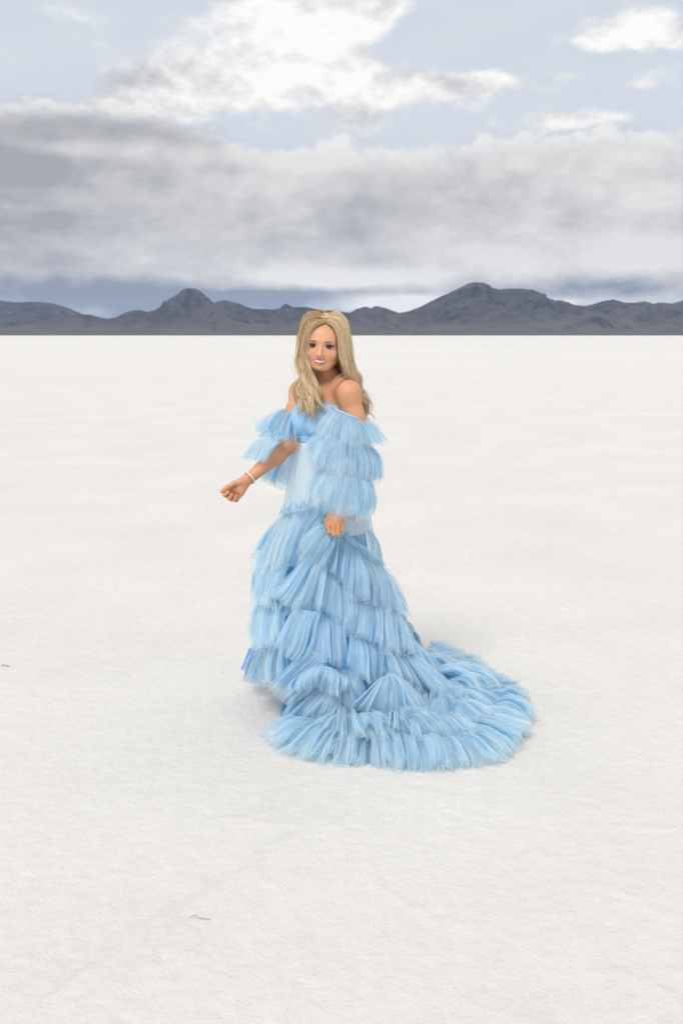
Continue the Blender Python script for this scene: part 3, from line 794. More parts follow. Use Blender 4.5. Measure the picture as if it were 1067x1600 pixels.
# keep the strands out of the body
flatp = HP.reshape(-1, 3).astype(np.float32)
for it in range(2):
    out = np.zeros(len(flatp), np.float32); idx = np.argsort(flatp[:, 2] * 7 + flatp[:, 0])
    gr = np.zeros_like(flatp); e = .004
    for ch in np.array_split(idx, 60):
        p = flatp[ch]; out[ch] = fbody(p)
        for ax in range(3):
            q = p.copy(); q[:, ax] += e; gr[ch, ax] = (fbody(q) - out[ch]) / e
    gr /= np.linalg.norm(gr, axis=1)[:, None] + 1e-6
    push = np.clip(.0045 - out, 0, .05)
    flatp = flatp + gr * push[:, None]
HP = flatp.reshape(HP.shape).astype(float)
def tubes(P_, rad, tone):
    n, m, _ = P_.shape
    T_ = np.gradient(P_, axis=1); T_ /= np.linalg.norm(T_, axis=2)[..., None] + 1e-9
    a = np.cross(T_, np.array([.3, .9, .2])); a /= np.linalg.norm(a, axis=2)[..., None] + 1e-9; b = np.cross(T_, a)
    taper = np.clip((1 - np.linspace(0, 1, m)) * 6, .25, 1)[None, :, None] * rad[:, None, None]
    rings = np.stack([P_ + taper * (a * math.cos(q) + b * math.sin(q)) for q in (0, 2.094, 4.189)], 2)
    V = rings.reshape(-1, 3)
    i = np.arange(n)[:, None, None] * m * 3 + np.arange(m - 1)[None, :, None] * 3; j = np.arange(3)[None, None]; j2 = (j + 1) % 3
    Fq = np.stack([i + j, i + j2, i + 3 + j2, i + 3 + j], -1).reshape(-1, 4)
    return V, Fq, np.repeat(tone.reshape(-1, 3), 3, axis=0)
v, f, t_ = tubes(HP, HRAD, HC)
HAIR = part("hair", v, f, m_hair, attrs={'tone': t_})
# the scalp under the strands
fs = field([Ell(hp(0, .024, .036), (.0765, .0935, .0885), HM, .01), Ell(hp(0, .05, -.03), (.066, .058, .075), HM, .03)],
           [Ell(hp(0, -.080, -.012), (.062, .060, .080), HM, .006)])
v, f = surface(fs, HEAD - .14, HEAD + .16, .004)
mesh_obj("scalp_hair", v - ROOT, f, m_hair, HAIR, attrs={'tone': np.tile(np.array([.78, .56, .29]), (len(v), 1)) * (1 + .25 * fbm(v[:, 0] * 120, v[:, 1] * 40, v[:, 2] * 20, oct=3, seed=5)[:, None])})
# ------------------------------------------------------------------ the gown: cloth
def tulle(name, col, alpha, streak=.45, trans=.45):
    """net cloth: gathers too fine to model thicken it in streaks that run with the pleats"""
    m = bpy.data.materials.new(name); m.use_nodes = True; nt = m.node_tree; nt.nodes.clear()
    o = nt.nodes.new('ShaderNodeOutputMaterial')
    uv = nt.nodes.new('ShaderNodeUVMap').outputs[0]
    st = noise(nt, vmap(nt, uv, (330, 1.3, 1)), 1.0, 3, 0.6); st2 = noise(nt, vmap(nt, uv, (110, 2.2, 1), (7, 3, 0)), 1.0, 3, 0.6)
    big = noise(nt, vmap(nt, uv, (14, 1.5, 1), (1, 5, 0)), 1.0, 2, 0.5)
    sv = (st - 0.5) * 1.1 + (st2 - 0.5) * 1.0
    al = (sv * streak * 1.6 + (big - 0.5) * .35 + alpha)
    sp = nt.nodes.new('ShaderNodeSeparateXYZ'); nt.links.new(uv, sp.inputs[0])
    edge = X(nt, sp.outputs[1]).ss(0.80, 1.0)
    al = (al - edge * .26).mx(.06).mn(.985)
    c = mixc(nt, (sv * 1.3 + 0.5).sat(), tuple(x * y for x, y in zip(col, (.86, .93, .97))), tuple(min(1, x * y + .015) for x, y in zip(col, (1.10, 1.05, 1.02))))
    df = nt.nodes.new('ShaderNodeBsdfDiffuse'); tl = nt.nodes.new('ShaderNodeBsdfTranslucent'); tr = nt.nodes.new('ShaderNodeBsdfTransparent')
    nt.links.new(c, df.inputs[0]); nt.links.new(c, tl.inputs[0])
    m1 = nt.nodes.new('ShaderNodeMixShader'); m1.inputs[0].default_value = trans
    nt.links.new(df.outputs[0], m1.inputs[1]); nt.links.new(tl.outputs[0], m1.inputs[2])
    m2 = nt.nodes.new('ShaderNodeMixShader'); nt.links.new(al.k, m2.inputs[0])
    nt.links.new(tr.outputs[0], m2.inputs[1]); nt.links.new(m1.outputs[0], m2.inputs[2])
    nt.links.new(m2.outputs[0], o.inputs['Surface'])
    return m
BLUE = (.77, .905, .96)
m_tulle = tulle("blue_tulle", BLUE, .56, .24, .5)
m_thin = tulle("thin_blue_tulle", (.79, .91, .96), .42, .24, .5)
m_sheer = tulle("sheer_tulle", (.70, .85, .96), .30, .14)
m_inner = tulle("inner_shade_tulle", (.38, .70, .92), .70, .24, .5)  # under net tinted deeper: shade between folds painted into its colour
m_under = tulle("shade_blue_lining", (.15, .50, .79), .97, .1, .25)  # lining darkened so its colour carries the shade of gaps between tiers
m_slip, nt, bs = material("ivory_slip"); bs.inputs['Base Color'].default_value = (.80, .79, .76, 1); bs.inputs['Roughness'].default_value = .7
m_bod, nt, bs = material("blue_bodice")
uvp = nt.nodes.new('ShaderNodeNewGeometry').outputs['Position']
bn = noise(nt, vmap(nt, uvp, (60, 60, 14)), 1.0, 4, .6, dist=.6)
nt.links.new(mixc(nt, bn, (.28, .53, .80), (.40, .645, .88)), bs.inputs['Base Color']); bs.inputs['Roughness'].default_value = .9
bs.inputs['Specular IOR Level'].default_value = .05
bp = nt.nodes.new('ShaderNodeBump'); bp.inputs['Strength'].default_value = .8; bp.inputs['Distance'].default_value = .006
nt.links.new(bn.k, bp.inputs['Height']); nt.links.new(bp.outputs[0], bs.inputs['Normal'])

# bodice and sash follow the torso
tors = body[:6] + [body[8]]
ft = field(tors)
def clip(f, off, ztop, zbot):
    def g(p):
        l = (p - TOR) @ TR
        zt = ztop(l) if callable(ztop) else ztop
        return np.maximum(np.maximum(f(p) - off, p[:, 2] - zt), zbot - p[:, 2]).astype(np.float32)
    return g
def neck(l):
    a = np.abs(l[:, 0]); return 1.318 + .022 * np.exp(-((a - .062) / .03) ** 2) - .02 * np.clip(l[:, 1] + .02, 0, 1) / .1
lo, hi = TOR + [-.22, -.22, 1.10], TOR + [.22, .22, 1.40]
v, f = surface(clip(ft, .008, neck, 1.158), lo, hi, .0035); GOWN = part("gown", v, f, m_bod)
GOWN['label'] = 'off-shoulder tiered gown of pale blue tulle with a long train'
def gpart(name, v, f, mat, **kw):
    return mesh_obj(name, np.asarray(v) - ROOT, f, mat, GOWN, **kw)
v, f = surface(clip(ft, .0135, 1.192, 1.166), lo, hi, .003); gpart("sash", v, f, m_bod)

# ------------------------------------------------------------------ the gown: the solid that carries the tiers
SK = [(686, 468, 545, .100), (720, 462, 554, .125), (760, 455, 564, .150), (800, 448, 572, .165), (880, 424, 584, .190),
      (950, 416, 610, .225), (1010, 410, 636, .255), (1060, 408, 660, .280), (1116, 408, 690, .300)]
_z = np.array([U(500, r[0], 4.03)[2] for r in SK])[::-1]
_xl = np.array([U(r[1], r[0], 4.03)[0] for r in SK])[::-1]; _xr = np.array([U(r[2], r[0], 4.03)[0] for r in SK])[::-1]
_ry = np.array([r[3] for r in SK])[::-1]
CY = 4.03
def cone(z): return (np.interp(z, _z, (_xl + _xr) / 2), np.interp(z, _z, (_xr - _xl) / 2), np.interp(z, _z, _ry))
MC_, MRX, MRY, MH = np.array([.225, 4.06]), .485, .555, .125
def mound(x, y):
    r2 = ((x - MC_[0]) / MRX) ** 2 + ((y - MC_[1]) / MRY) ** 2
    return MH * np.clip(1 - r2, 0, 1) ** .8
def skin_of(px, py, lift):
    """where the line of sight meets the skirt (lifted by lift), as a world point"""
    Y = np.linspace(3.2, 4.9, 500)
    v_ = (py - 800.0) / F; ang = PITCH + math.atan(v_); z = CAM_H - Y * math.tan(ang)
    x = (px - 533.5) / F * (Y * math.cos(PITCH) + (CAM_H - z) * math.sin(PITCH))
    cx, rx, ry = cone(z)
    q = np.sqrt(((x - cx) / (rx + lift)) ** 2 + ((Y - CY) / (ry + lift)) ** 2)
    h = np.where(z < 1.2, q - 1, 9); m = (z - mound(x, Y) - lift * .8) / .3
    inside = ((h < 0) | (m < 0)) & (z > 0.0)
    if inside.any(): i = int(np.argmax(inside)); 
    else:
        w = np.where(z > 0.004, np.minimum(h, np.maximum(m, 0) + .15 * np.abs(Y - CY)), 99); i = int(np.argmin(w))
    p = np.array([x[i], Y[i], max(z[i], .006)])
    if z[i] < .006: p = UZ(px, py, .006)
    return p

def loft(name, rings, mat, n=220, pleat=.0, seed=0, nv=26):
    """closed tube through rings (cx, cy, z, rx, ry) with pleats"""
    rings = np.array(rings); t = np.linspace(0, len(rings) - 1, nv)
    ri = np.stack([np.interp(t, np.arange(len(rings)), rings[:, k]) for k in range(5)], -1)
    th = np.linspace(0, 2 * math.pi, n, endpoint=False); TH, I_ = np.meshgrid(th, np.arange(nv), indexing='ij')
    vv = I_ / (nv - 1)
    pl = pleat * (.35 + .65 * vv) * (fbm(TH * 7, vv * 1.2, oct=3, seed=seed) * 1.3 + .6 * np.sin(TH * 17 + 3 * fbm(TH * 2, vv, seed=seed + 1)))
    rx, ry = ri[I_, 3] + pl, ri[I_, 4] + pl
    V = np.stack([ri[I_, 0] + rx * np.cos(TH), ri[I_, 1] + ry * np.sin(TH), ri[I_, 2]], -1)
    uv = np.stack([TH * rx.mean(), vv], -1)
    return gpart(name, V.reshape(-1, 3), grid_faces(n, nv, True), mat, uv=uv.reshape(-1, 2))
def crings(z0, z1, k, grow):
    out = []
    for z in np.linspace(z0, z1, k):
        cx, rx, ry = cone(z); out.append((cx, CY, z, rx + grow, ry + grow))
    return out
zw = 1.168
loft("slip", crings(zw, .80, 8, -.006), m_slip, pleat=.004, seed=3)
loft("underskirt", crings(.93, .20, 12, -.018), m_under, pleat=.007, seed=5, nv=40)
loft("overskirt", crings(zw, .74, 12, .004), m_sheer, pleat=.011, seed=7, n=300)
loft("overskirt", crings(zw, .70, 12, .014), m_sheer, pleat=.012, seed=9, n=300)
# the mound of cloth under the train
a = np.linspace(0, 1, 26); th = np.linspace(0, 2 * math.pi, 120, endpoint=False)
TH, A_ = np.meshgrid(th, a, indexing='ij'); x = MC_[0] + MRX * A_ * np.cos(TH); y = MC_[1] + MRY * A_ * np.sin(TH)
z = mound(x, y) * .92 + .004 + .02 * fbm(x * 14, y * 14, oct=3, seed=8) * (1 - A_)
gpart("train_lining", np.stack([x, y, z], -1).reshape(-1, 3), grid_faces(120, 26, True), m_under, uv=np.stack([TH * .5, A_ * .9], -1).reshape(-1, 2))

# ------------------------------------------------------------------ the gown: ruffles
RUF = [0]
def ruffle(T3, H3, mat, amp=.0075, bulge=.02, lam=.025, seed=None, closed=False, jag=.045, layers=2, name="ruffle", spread=.010, drop=.0, nv=13, big=.022):
    """a gathered strip from the line T3 to the hem H3; pleats open towards the hem"""
    RUF[0] += 1; seed = RUF[0] * 31 if seed is None else seed
    Lh = np.linalg.norm(np.diff(H3, axis=0), axis=1).sum(); Lt = np.linalg.norm(np.diff(T3, axis=0), axis=1).sum()
    Lm = max(.6 * Lh + .4 * Lt, .03)
    rr_ = np.random.default_rng(seed); lam = lam * rr_.uniform(.7, 1.25); amp = amp * rr_.uniform(.8, 1.2); big = big * rr_.uniform(.6, 1.5)
    n = int(np.clip(max(Lh, Lt * .8) / .0019, 48, 560))
    VV, UU, FF, off = [], [], [], 0
    for ly in range(layers):
        sd = seed; sf = seed + ly * 7
        def samp(P_):
            if closed:
                q = np.concatenate([P_, P_[:1]]); return crom(q, n + 1)[:-1]
            return crom(P_, n)
        T_, H_ = samp(T3), samp(H3)
        u = np.linspace(0, 1, n, endpoint=not closed); v = np.linspace(0, 1, nv)
        Ug, Vg = np.meshgrid(u, v, indexing='ij')
        per = 6.28318 * u
        cu, su = (np.cos(per) * Lm / 6.28, np.sin(per) * Lm / 6.28) if closed else (u * Lm, u * 0)
        warp = vnoise(cu / .05, su / .05, seed=sd) * .85 + vnoise(cu / .018, su / .018, seed=sd + 1) * .25
        ln = 1 + jag * (fbm(cu / .03, su / .03, oct=2, seed=sf + 2) * 1.5) - ly * .13
        Vl = Vg * ln[:, None]
        S = T_[:, None] * (1 - Vl[..., None]) + H_[:, None] * Vl[..., None]
        du = np.gradient(S, axis=0); dv = np.gradient(S, axis=1)
        N = np.cross(du, dv); N /= np.linalg.norm(N, axis=2)[..., None] + 1e-9
        ref = S - np.array([ROOT[0] + .04, ROOT[1], 0]); ref[..., 2] = .5 * np.linalg.norm(ref[..., :2], axis=2)
        if not closed: ref = ref + np.array([0, -.25, .05])
        else: ref = S - S.reshape(-1, 3).mean(0)
        sg = np.sign(np.sum((N * ref).reshape(-1, 3), 0).sum()) or 1.0
        N *= sg
        # smooth normals along u so that pleats stand on one base
        Lu = du / (np.linalg.norm(du, axis=2)[..., None] + 1e-9)
        x = cu[:, None] if not closed else (u * Lm)[:, None]
        k1, k2, k3 = 6.28318 / (lam * 1.4), 6.28318 / (lam * .42), 6.28318 / (lam * 4.3)
        if closed: k1, k2, k3 = (max(2, round(k * Lm / 6.28318)) * 6.28318 / Lm for k in (k1, k2, k3))
        ph = warp[:, None] * 6.0 + (Vg * vnoise(cu / .06, su / .06 + 3, seed=sd + 3)[:, None]) * 1.6
        aa = np.clip(.60 + .9 * vnoise(cu / .05, su / .05 + 8, seed=sd + 4)[:, None], .05, 1.5)
        w = np.sin(x * k1 + ph + seed); w = w + .35 * np.sin(2 * (x * k1 + ph + seed) + 1.0)
        w2 = np.sin(x * k2 + 2.6 * ph + 1.3 + ly * 2)
        pl = 1.25 * aa * w + .24 * w2 * (.5 + .5 * vnoise(cu / .02, su / .02 + 5, seed=sf + 8)[:, None]) + .05 * vnoise(cu / .005, su / .005, seed=sf + 5)[:, None]
        A0 = amp * (.30 + .70 * Vg ** .75)
        dep = A0 * pl + big * Vg * (np.sin(x * k3 + 2 * ph * .4 + seed * .7) + .8 * vnoise(cu / .10, su / .10, seed=sd + 6)[:, None]) + bulge * np.sin(math.pi * np.clip(Vg, 0, 1) ** .8)
        dep = dep - ly * spread
        lat = A0 * .9 * np.cos(x * k1 + ph + seed + .6)
        lat = lat + .016 * Vg * vnoise(cu[:, None] / .10 + 0 * Vg, Vg * 1.6 + su[:, None] / .10, seed=sd + 12) * min(1.0, Lm / .12)
        dep = dep + .010 * fbm(S[..., 0] * 17, S[..., 1] * 17, S[..., 2] * 17, oct=2, seed=sd + 13) * np.clip(Vg * 3, 0, 1)
        curl = np.clip(Vg - .78, 0, 1) / .22
        dep = dep + .008 * curl ** 2 * vnoise(cu / .04, su / .04, seed=sd + 14)[:, None]
        S = S + N * dep[..., None] + Lu * lat[..., None]
        S[..., 2] -= drop * np.sin(math.pi * Ug) * Vg
        S[..., 2] = np.maximum(S[..., 2], .004 + .004 * (pl * .5 + .5) + .002 * ly)
        VV.append(S.reshape(-1, 3)); UU.append(np.stack([Ug * Lm * 1.5 + seed * 1.7, np.clip(Vg, 0, 1)], -1).reshape(-1, 2))
        FF.append(grid_faces(n, nv, closed) + off); off += n * nv
    o = gpart(name, np.concatenate(VV), np.concatenate(FF), mat, uv=np.concatenate(UU))
    if layers > 1 and mat is not m_sheer:      # the strip is double: the under net has the shade of the folds in its blue
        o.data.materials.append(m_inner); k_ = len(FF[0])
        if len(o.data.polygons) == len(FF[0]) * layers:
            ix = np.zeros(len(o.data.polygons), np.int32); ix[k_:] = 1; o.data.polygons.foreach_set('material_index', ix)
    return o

def R2(top, hem, tl=.004, hl=.060, mat=None, **kw):
    """ruffle between two lines of the photograph laid over the skirt"""
    T3 = np.array([skin_of(p[0], p[1], p[2] if len(p) > 2 else tl) for p in top]); H3 = np.array([skin_of(p[0], p[1], p[2] if len(p) > 2 else hl) for p in hem])
    return ruffle(T3, H3, mat or m_tulle, **kw)

# tiers round the far side, so that the skirt is whole
for i, (z0, z1, g0, g1) in enumerate(((.80, .64, .0, .012), (.68, .47, .0, .02), (.50, .30, .0, .025), (.33, .13, .0, .03), (.18, .01, .0, .03))):
    th = np.linspace(R(-12), R((188, 186, 178, 150, 125)[i]), 22)
    ring = lambda z, g: np.stack([cone(z)[0] + (cone(z)[1] + g) * np.cos(th), CY + (cone(z)[2] + g) * np.sin(th), np.full(22, z)], -1)
    ruffle(ring(z0, g0), ring(z1, g1), m_tulle, amp=.008, lam=.026, layers=1, big=.01)

# front column of the skirt, over the leg that steps forward
R2([(400, 990), (414, 1000), (436, 1000)], [(396, 1060), (406, 1072), (420, 1078), (434, 1075)], hl=.015)
R2([(418, 985), (455, 990)], [(414, 1068), (450, 1058)], hl=.02)
R2([(408, 922), (426, 930), (446, 935)], [(394, 998), (401, 1011), (414, 1014), (427, 1008), (438, 998)])
R2([(420, 955), (437, 950), (450, 958)], [(418, 1008), (430, 1006), (442, 990)], hl=.05, layers=1)
R2([(424, 900), (456, 912)], [(428, 955), (445, 963), (462, 958)], hl=.035)
R2([(404, 866), (430, 878), (456, 880)], [(396, 932), (402, 950), (422, 948), (440, 930)])
R2([(404, 860), (425, 870)], [(397, 912), (408, 925), (425, 916)], hl=.055, mat=m_thin, layers=1)
R2([(437, 806), (455, 800), (475, 795), (500, 790), (514, 796)], [(397, 862), (410, 882), (432, 886), (450, 886), (466, 884), (484, 872)], hl=.045, bulge=.012)
R2([(436, 808), (450, 802), (470, 797)], [(400, 880), (408, 896), (428, 898), (440, 886)], hl=.05, bulge=.012, mat=m_thin, layers=1)
R2([(437, 806, .03), (455, 801, .03), (475, 796, .03), (500, 791, .03), (512, 796, .03)], [(436, 798, .045), (454, 790, .045), (474, 786, .045), (500, 780, .045), (511, 788, .045)], amp=.006, bulge=.012, nv=7, name="gathered_heading", jag=.075)

# cascade below the hand
R2([(470, 1040), (500, 1040), (560, 1050)], [(440, 1110), (500, 1120), (580, 1110)], hl=.02)
R2([(500, 1018), (510, 1028), (512, 1040)], [(421, 1080, .10), (434, 1094, .09), (452, 1098, .07), (466, 1084, .05)], tl=.04, jag=.03)
R2([(480, 1010), (500, 1022)], [(419, 1074, .11), (427, 1086, .10)], tl=.05, jag=.03)
R2([(545, 985), (565, 998), (600, 1012)], [(540, 1048), (560, 1062), (575, 1070), (592, 1066), (602, 1048)])
R2([(492, 952), (512, 962), (536, 966)], [(488, 1030), (510, 1036), (532, 1042), (548, 1032)], hl=.05)
R2([(462, 948), (480, 954), (502, 956)], [(425, 1013, .11), (438, 1021, .10), (455, 1029, .08), (480, 1026, .06)], tl=.045, jag=.03)
R2([(476, 950), (500, 956)], [(450, 1026), (478, 1034)], hl=.05, mat=m_thin, layers=1)
R2([(588, 1000), (612, 1018), (634, 1016)], [(612, 1062), (628, 1074), (645, 1070), (668, 1084), (690, 1090), (704, 1083)], hl=.05)
R2([(622, 980), (640, 995), (652, 1012)], [(655, 1072), (684, 1076), (700, 1062)], hl=.04, mat=m_thin)
R2([(543, 925), (580, 936), (618, 948)], [(534, 990), (558, 998), (578, 1006), (592, 1017), (613, 1026), (634, 1016)], hl=.055)
R2([(600, 930), (622, 955), (632, 968)], [(606, 1012), (636, 1024), (656, 1012)], hl=.05, mat=m_thin)
R2([(506, 878), (526, 902), (548, 925)], [(490, 955), (512, 960), (528, 972), (546, 974), (562, 960)], hl=.05)
R2([(482, 866), (496, 870), (512, 880)], [(424, 924, .11), (432, 938, .10), (456, 946, .08), (478, 952, .065), (500, 956, .06)], tl=.045, jag=.03)
R2([(484, 868), (498, 874)], [(428, 932), (448, 950), (478, 956)], hl=.05, layers=1)
R2([(552, 855), (575, 872), (592, 882)], [(558, 930), (580, 944), (602, 952), (624, 958), (640, 962)], hl=.05)
R2([(552, 852), (576, 868), (594, 880)], [(582, 920), (612, 935), (630, 945)], hl=.03, mat=m_thin, layers=1)
R2([(530, 838), (546, 848), (562, 862)], [(520, 898), (534, 916), (548, 936), (564, 938), (582, 932)], hl=.06, tl=.02)
R2([(520, 833, .045), (530, 836, .045)], [(499, 880), (510, 890), (523, 898)], hl=.075, jag=.03)
R2([(516, 834, .05), (523, 838, .05)], [(488, 876), (497, 886), (505, 888)], hl=.07, jag=.03)
R2([(538, 842, .03), (556, 856, .03), (575, 870, .03), (594, 882, .03)], [(543, 834, .04), (560, 846, .04), (578, 860, .04), (595, 873, .04)], amp=.006, bulge=.010, nv=7, name="gathered_heading", jag=.075)
R2([(512, 812, .06), (519, 822, .06), (526, 832, .06)], [(459, 850, .07), (463, 868, .08), (478, 882, .08), (496, 886, .075), (508, 878, .07)], bulge=.045, jag=.04, amp=.008)
R2([(508, 794, .04), (514, 806, .05)], [(470, 848, .05), (488, 846, .06), (505, 838, .06)], bulge=.03, amp=.008)

# folds pooling where the skirt reaches the ground
R2([(466, 1054, .06), (490, 1042, .07), (515, 1042, .07), (536, 1056, .06)], [(460, 1078, .07), (480, 1082, .08), (500, 1080, .08), (520, 1090, .08), (538, 1082, .07)], bulge=.03, amp=.012)
R2([(524, 1046), (545, 1056), (566, 1060)], [(528, 1098), (545, 1106), (562, 1102), (578, 1088)], hl=.06)
R2([(498, 1074), (520, 1084), (538, 1098)], [(440, 1128), (466, 1137), (486, 1132), (510, 1132), (532, 1140)], hl=.05, tl=.02)
R2([(470, 1078), (500, 1082)], [(438, 1122), (456, 1134), (470, 1138)], hl=.04)
R2([(604, 1052, .07), (614, 1052, .07), (622, 1060, .07)], [(640, 1118), (655, 1126), (674, 1114)], hl=.07, jag=.03)
R2([(597, 1058, .07), (606, 1054, .08), (616, 1060, .07)], [(546, 1106, .07), (574, 1116, .08), (600, 1118, .09), (632, 1114, .08), (648, 1100, .07)], bulge=.04, jag=.03, amp=.013)
R2([(655, 1080), (672, 1076), (690, 1084)], [(650, 1130), (682, 1128), (716, 1104)], hl=.07)
R2([(630, 1066), (650, 1070)], [(622, 1126), (650, 1134), (668, 1128)], hl=.07)
# train: outer frill on the salt, then the one above it
OUT = [([(500, 1122), (512, 1130), (522, 1142)], [(411, 1148), (420, 1166), (446, 1180), (484, 1190)]),
       ([(524, 1132), (545, 1140), (562, 1144)], [(474, 1188), (500, 1192), (530, 1195), (562, 1196)]),
       ([(556, 1138), (590, 1144), (622, 1144)], [(540, 1193), (570, 1200), (605, 1205), (642, 1206)]),
       ([(625, 1148), (650, 1154), (676, 1150)], [(630, 1203), (655, 1207), (680, 1206), (706, 1203)]),
       ([(684, 1152), (704, 1150), (722, 1142)], [(690, 1204), (725, 1203), (758, 1197), (794, 1188)]),
       ([(708, 1136), (724, 1124), (732, 1110)], [(776, 1190), (800, 1178), (816, 1158), (824, 1134)]),
       ([(752, 1120), (762, 1106), (766, 1092)], [(812, 1156), (827, 1134), (829, 1110), (822, 1088)]),
       ([(740, 1092), (738, 1080), (730, 1070)], [(824, 1110), (822, 1092), (806, 1076), (784, 1062)]),
       ([(700, 1068), (700, 1054), (694, 1042)], [(796, 1078), (778, 1056), (756, 1040), (738, 1030)]),
       ([(664, 1046), (668, 1034), (664, 1024)], [(742, 1046), (728, 1030), (706, 1022), (684, 1014)])]
for i in (9, 8, 7, 6, 5, 4, 3, 2, 1, 0):
    t_, h_ = OUT[i]
    R2(t_, h_, tl=.02 + .02 * (i % 3 == 1), hl=.004 + .012 * (i % 2), amp=.010, bulge=.03 + .03 * (i % 3 == 0), lam=.028, big=.03, jag=.075, mat=m_tulle if i < 7 else m_thin)
    tm = [((a[0] * .75 + b[0] * .25), (a[1] * .75 + b[1] * .25)) for a, b in zip(t_, (h_ + h_)[:3] if len(h_) == 3 else [h_[0], h_[1], h_[3]])]
    R2(tm, [(q[0] + 2, q[1] + 1) for q in h_], tl=.012, hl=.004, amp=.010, bulge=.03, lam=.02, jag=.075, mat=m_thin, layers=1)
MID = [([(520, 1108), (540, 1118)], [(476, 1146), (500, 1160), (534, 1162)]), ([(545, 1112), (580, 1122)], [(528, 1156), (560, 1160), (596, 1156)]),
       ([(590, 1122), (620, 1126)], [(584, 1158), (606, 1162), (636, 1160)]), ([(628, 1122), (656, 1128)], [(636, 1160), (664, 1164), (692, 1156)]),
       ([(660, 1122), (684, 1112)], [(690, 1162), (716, 1160), (742, 1146)]), ([(684, 1106), (700, 1094)], [(726, 1150), (752, 1140), (768, 1122)]),
       ([(696, 1092), (704, 1078)], [(752, 1124), (772, 1110), (776, 1092)]), ([(690, 1076), (696, 1062)], [(756, 1096), (768, 1078), (758, 1064)]),
       ([(668, 1054), (676, 1044)], [(738, 1072), (744, 1056), (730, 1046)]), ([(650, 1034), (656, 1026)], [(704, 1048), (708, 1034), (694, 1026)]),
       ([(610, 1112, .09), (626, 1116, .09)], [(604, 1146, .08), (620, 1150, .08), (640, 1144, .08)]), ([(560, 1120, .06), (600, 1124, .07)], [(556, 1142, .07), (580, 1146, .08), (606, 1142, .08)])]
for t_, h_ in MID: R2(t_, h_, tl=.03, hl=.055, amp=.009, bulge=.035, lam=.024, jag=.1, big=.03)
# loose tufts turned every way over the train
rt = np.random.default_rng(12)
for q in range(26):
    a_ = rt.uniform(R(-150), R(75)); r0 = rt.uniform(.30, .72); r1 = min(r0 + rt.uniform(.16, .30), .97); tw = rt.uniform(-.5, .5); w0, w1 = rt.uniform(.03, .07), rt.uniform(.14, .30)
    def mp(r_, g_, lf):
        x, y = MC_[0] + MRX * r_ * math.cos(g_), MC_[1] + MRY * r_ * math.sin(g_); return np.array([x, y, max(mound(np.array(x), np.array(y)) + lf, .01)])
    if mp(r0, a_, 0)[0] < -.05 and mp(r0, a_, 0)[1] > 3.85: continue
    T3 = np.array([mp(r0 * rt.uniform(.93, 1.05), a_ + k_ * w0 / r0, rt.uniform(.03, .06)) for k_ in (-1, 0, 1)])
    H3 = np.array([mp(r1 * rt.uniform(.92, 1.04), a_ + tw + k_ * w1, rt.uniform(.02, .055)) for k_ in (-1.2, -.4, .4, 1.2)])
    ruffle(T3, H3, m_thin if q % 3 else m_tulle, amp=.009, bulge=rt.uniform(.02, .05), lam=.022, jag=.075, big=.03)
# a loose ribbon at the hem
rb = np.array([U(391, 1013, 3.94), U(386, 1026, 3.88), U(382, 1036, 3.86), U(378, 1047, 3.85)]); rb = crom(rb, 12)
w_ = np.array([.0058, 0, .002])
rv = np.concatenate([rb - w_, rb + w_, rb + w_ + [0, .0015, 0], rb - w_ + [0, .0015, 0]]); k = len(rb)
rf = [(a * k + i, b * k + i, b * k + i + 1, a * k + i + 1) for i in range(k - 1) for a, b in ((0, 1), (1, 2), (2, 3), (3, 0))]
gpart("ribbon", rv, np.array(rf), plain("ribbon_satin", (.16, .36, .70), .4))

# ------------------------------------------------------------------ the gown: sleeves
def ringlet(l, r, Y, dep, sag=0.0, n=20, tilt=0.0):
    """closed loop seen from l to r (photograph px), dep deep; its near side hangs by sag"""
    a, b = U(l[0], l[1], Y), U(r[0], r[1], Y); c_ = (a + b) / 2; h = (b - a) / 2
    th = np.linspace(0, 2 * math.pi, n, endpoint=False)
    P_ = c_ + np.cos(th)[:, None] * h + np.sin(th)[:, None] * np.array([0, dep, tilt])
    P_[:, 2] -= sag * np.clip(-np.sin(th), 0, 1)
    return P_
def R3(top, hem, mat=None, **kw):
    return ruffle(np.array([U(*p) for p in top]), np.array([U(*p) for p in hem]), mat or m_thin, **kw)
def sleeve(t, h, mat=None, **kw):
    return ruffle(ringlet(*t), ringlet(*h), mat or m_thin, closed=True, big=.013, **kw)
sleeve(((520, 638), (567, 657), 3.905, .058), ((487, 674), (606, 686), 3.905, .12, .035), amp=.008, bulge=.02, lam=.02, jag=.06, name="sleeve_ruffle")
sleeve(((508, 674), (576, 696), 3.89, .080), ((481, 716), (591, 752), 3.89, .125, .020), amp=.008, bulge=.026, lam=.02, jag=.05, name="sleeve_ruffle")
sleeve(((503, 726), (576, 746), 3.86, .095), ((482, 782), (579, 803), 3.815, .125, .026), amp=.007, bulge=.022, lam=.02, jag=.05, name="sleeve_ruffle")
sleeve(((556, 712), (580, 710), 3.89, .03), ((552, 702), (586, 700), 3.89, .045), amp=.004, bulge=.004, nv=6, layers=1, name="gathered_heading")
sleeve(((519, 640), (568, 659), 3.905, .060), ((498, 738), (576, 757), 3.88, .088), mat=m_sheer, amp=.004, bulge=.02, layers=1, jag=0, name="sleeve_lining")
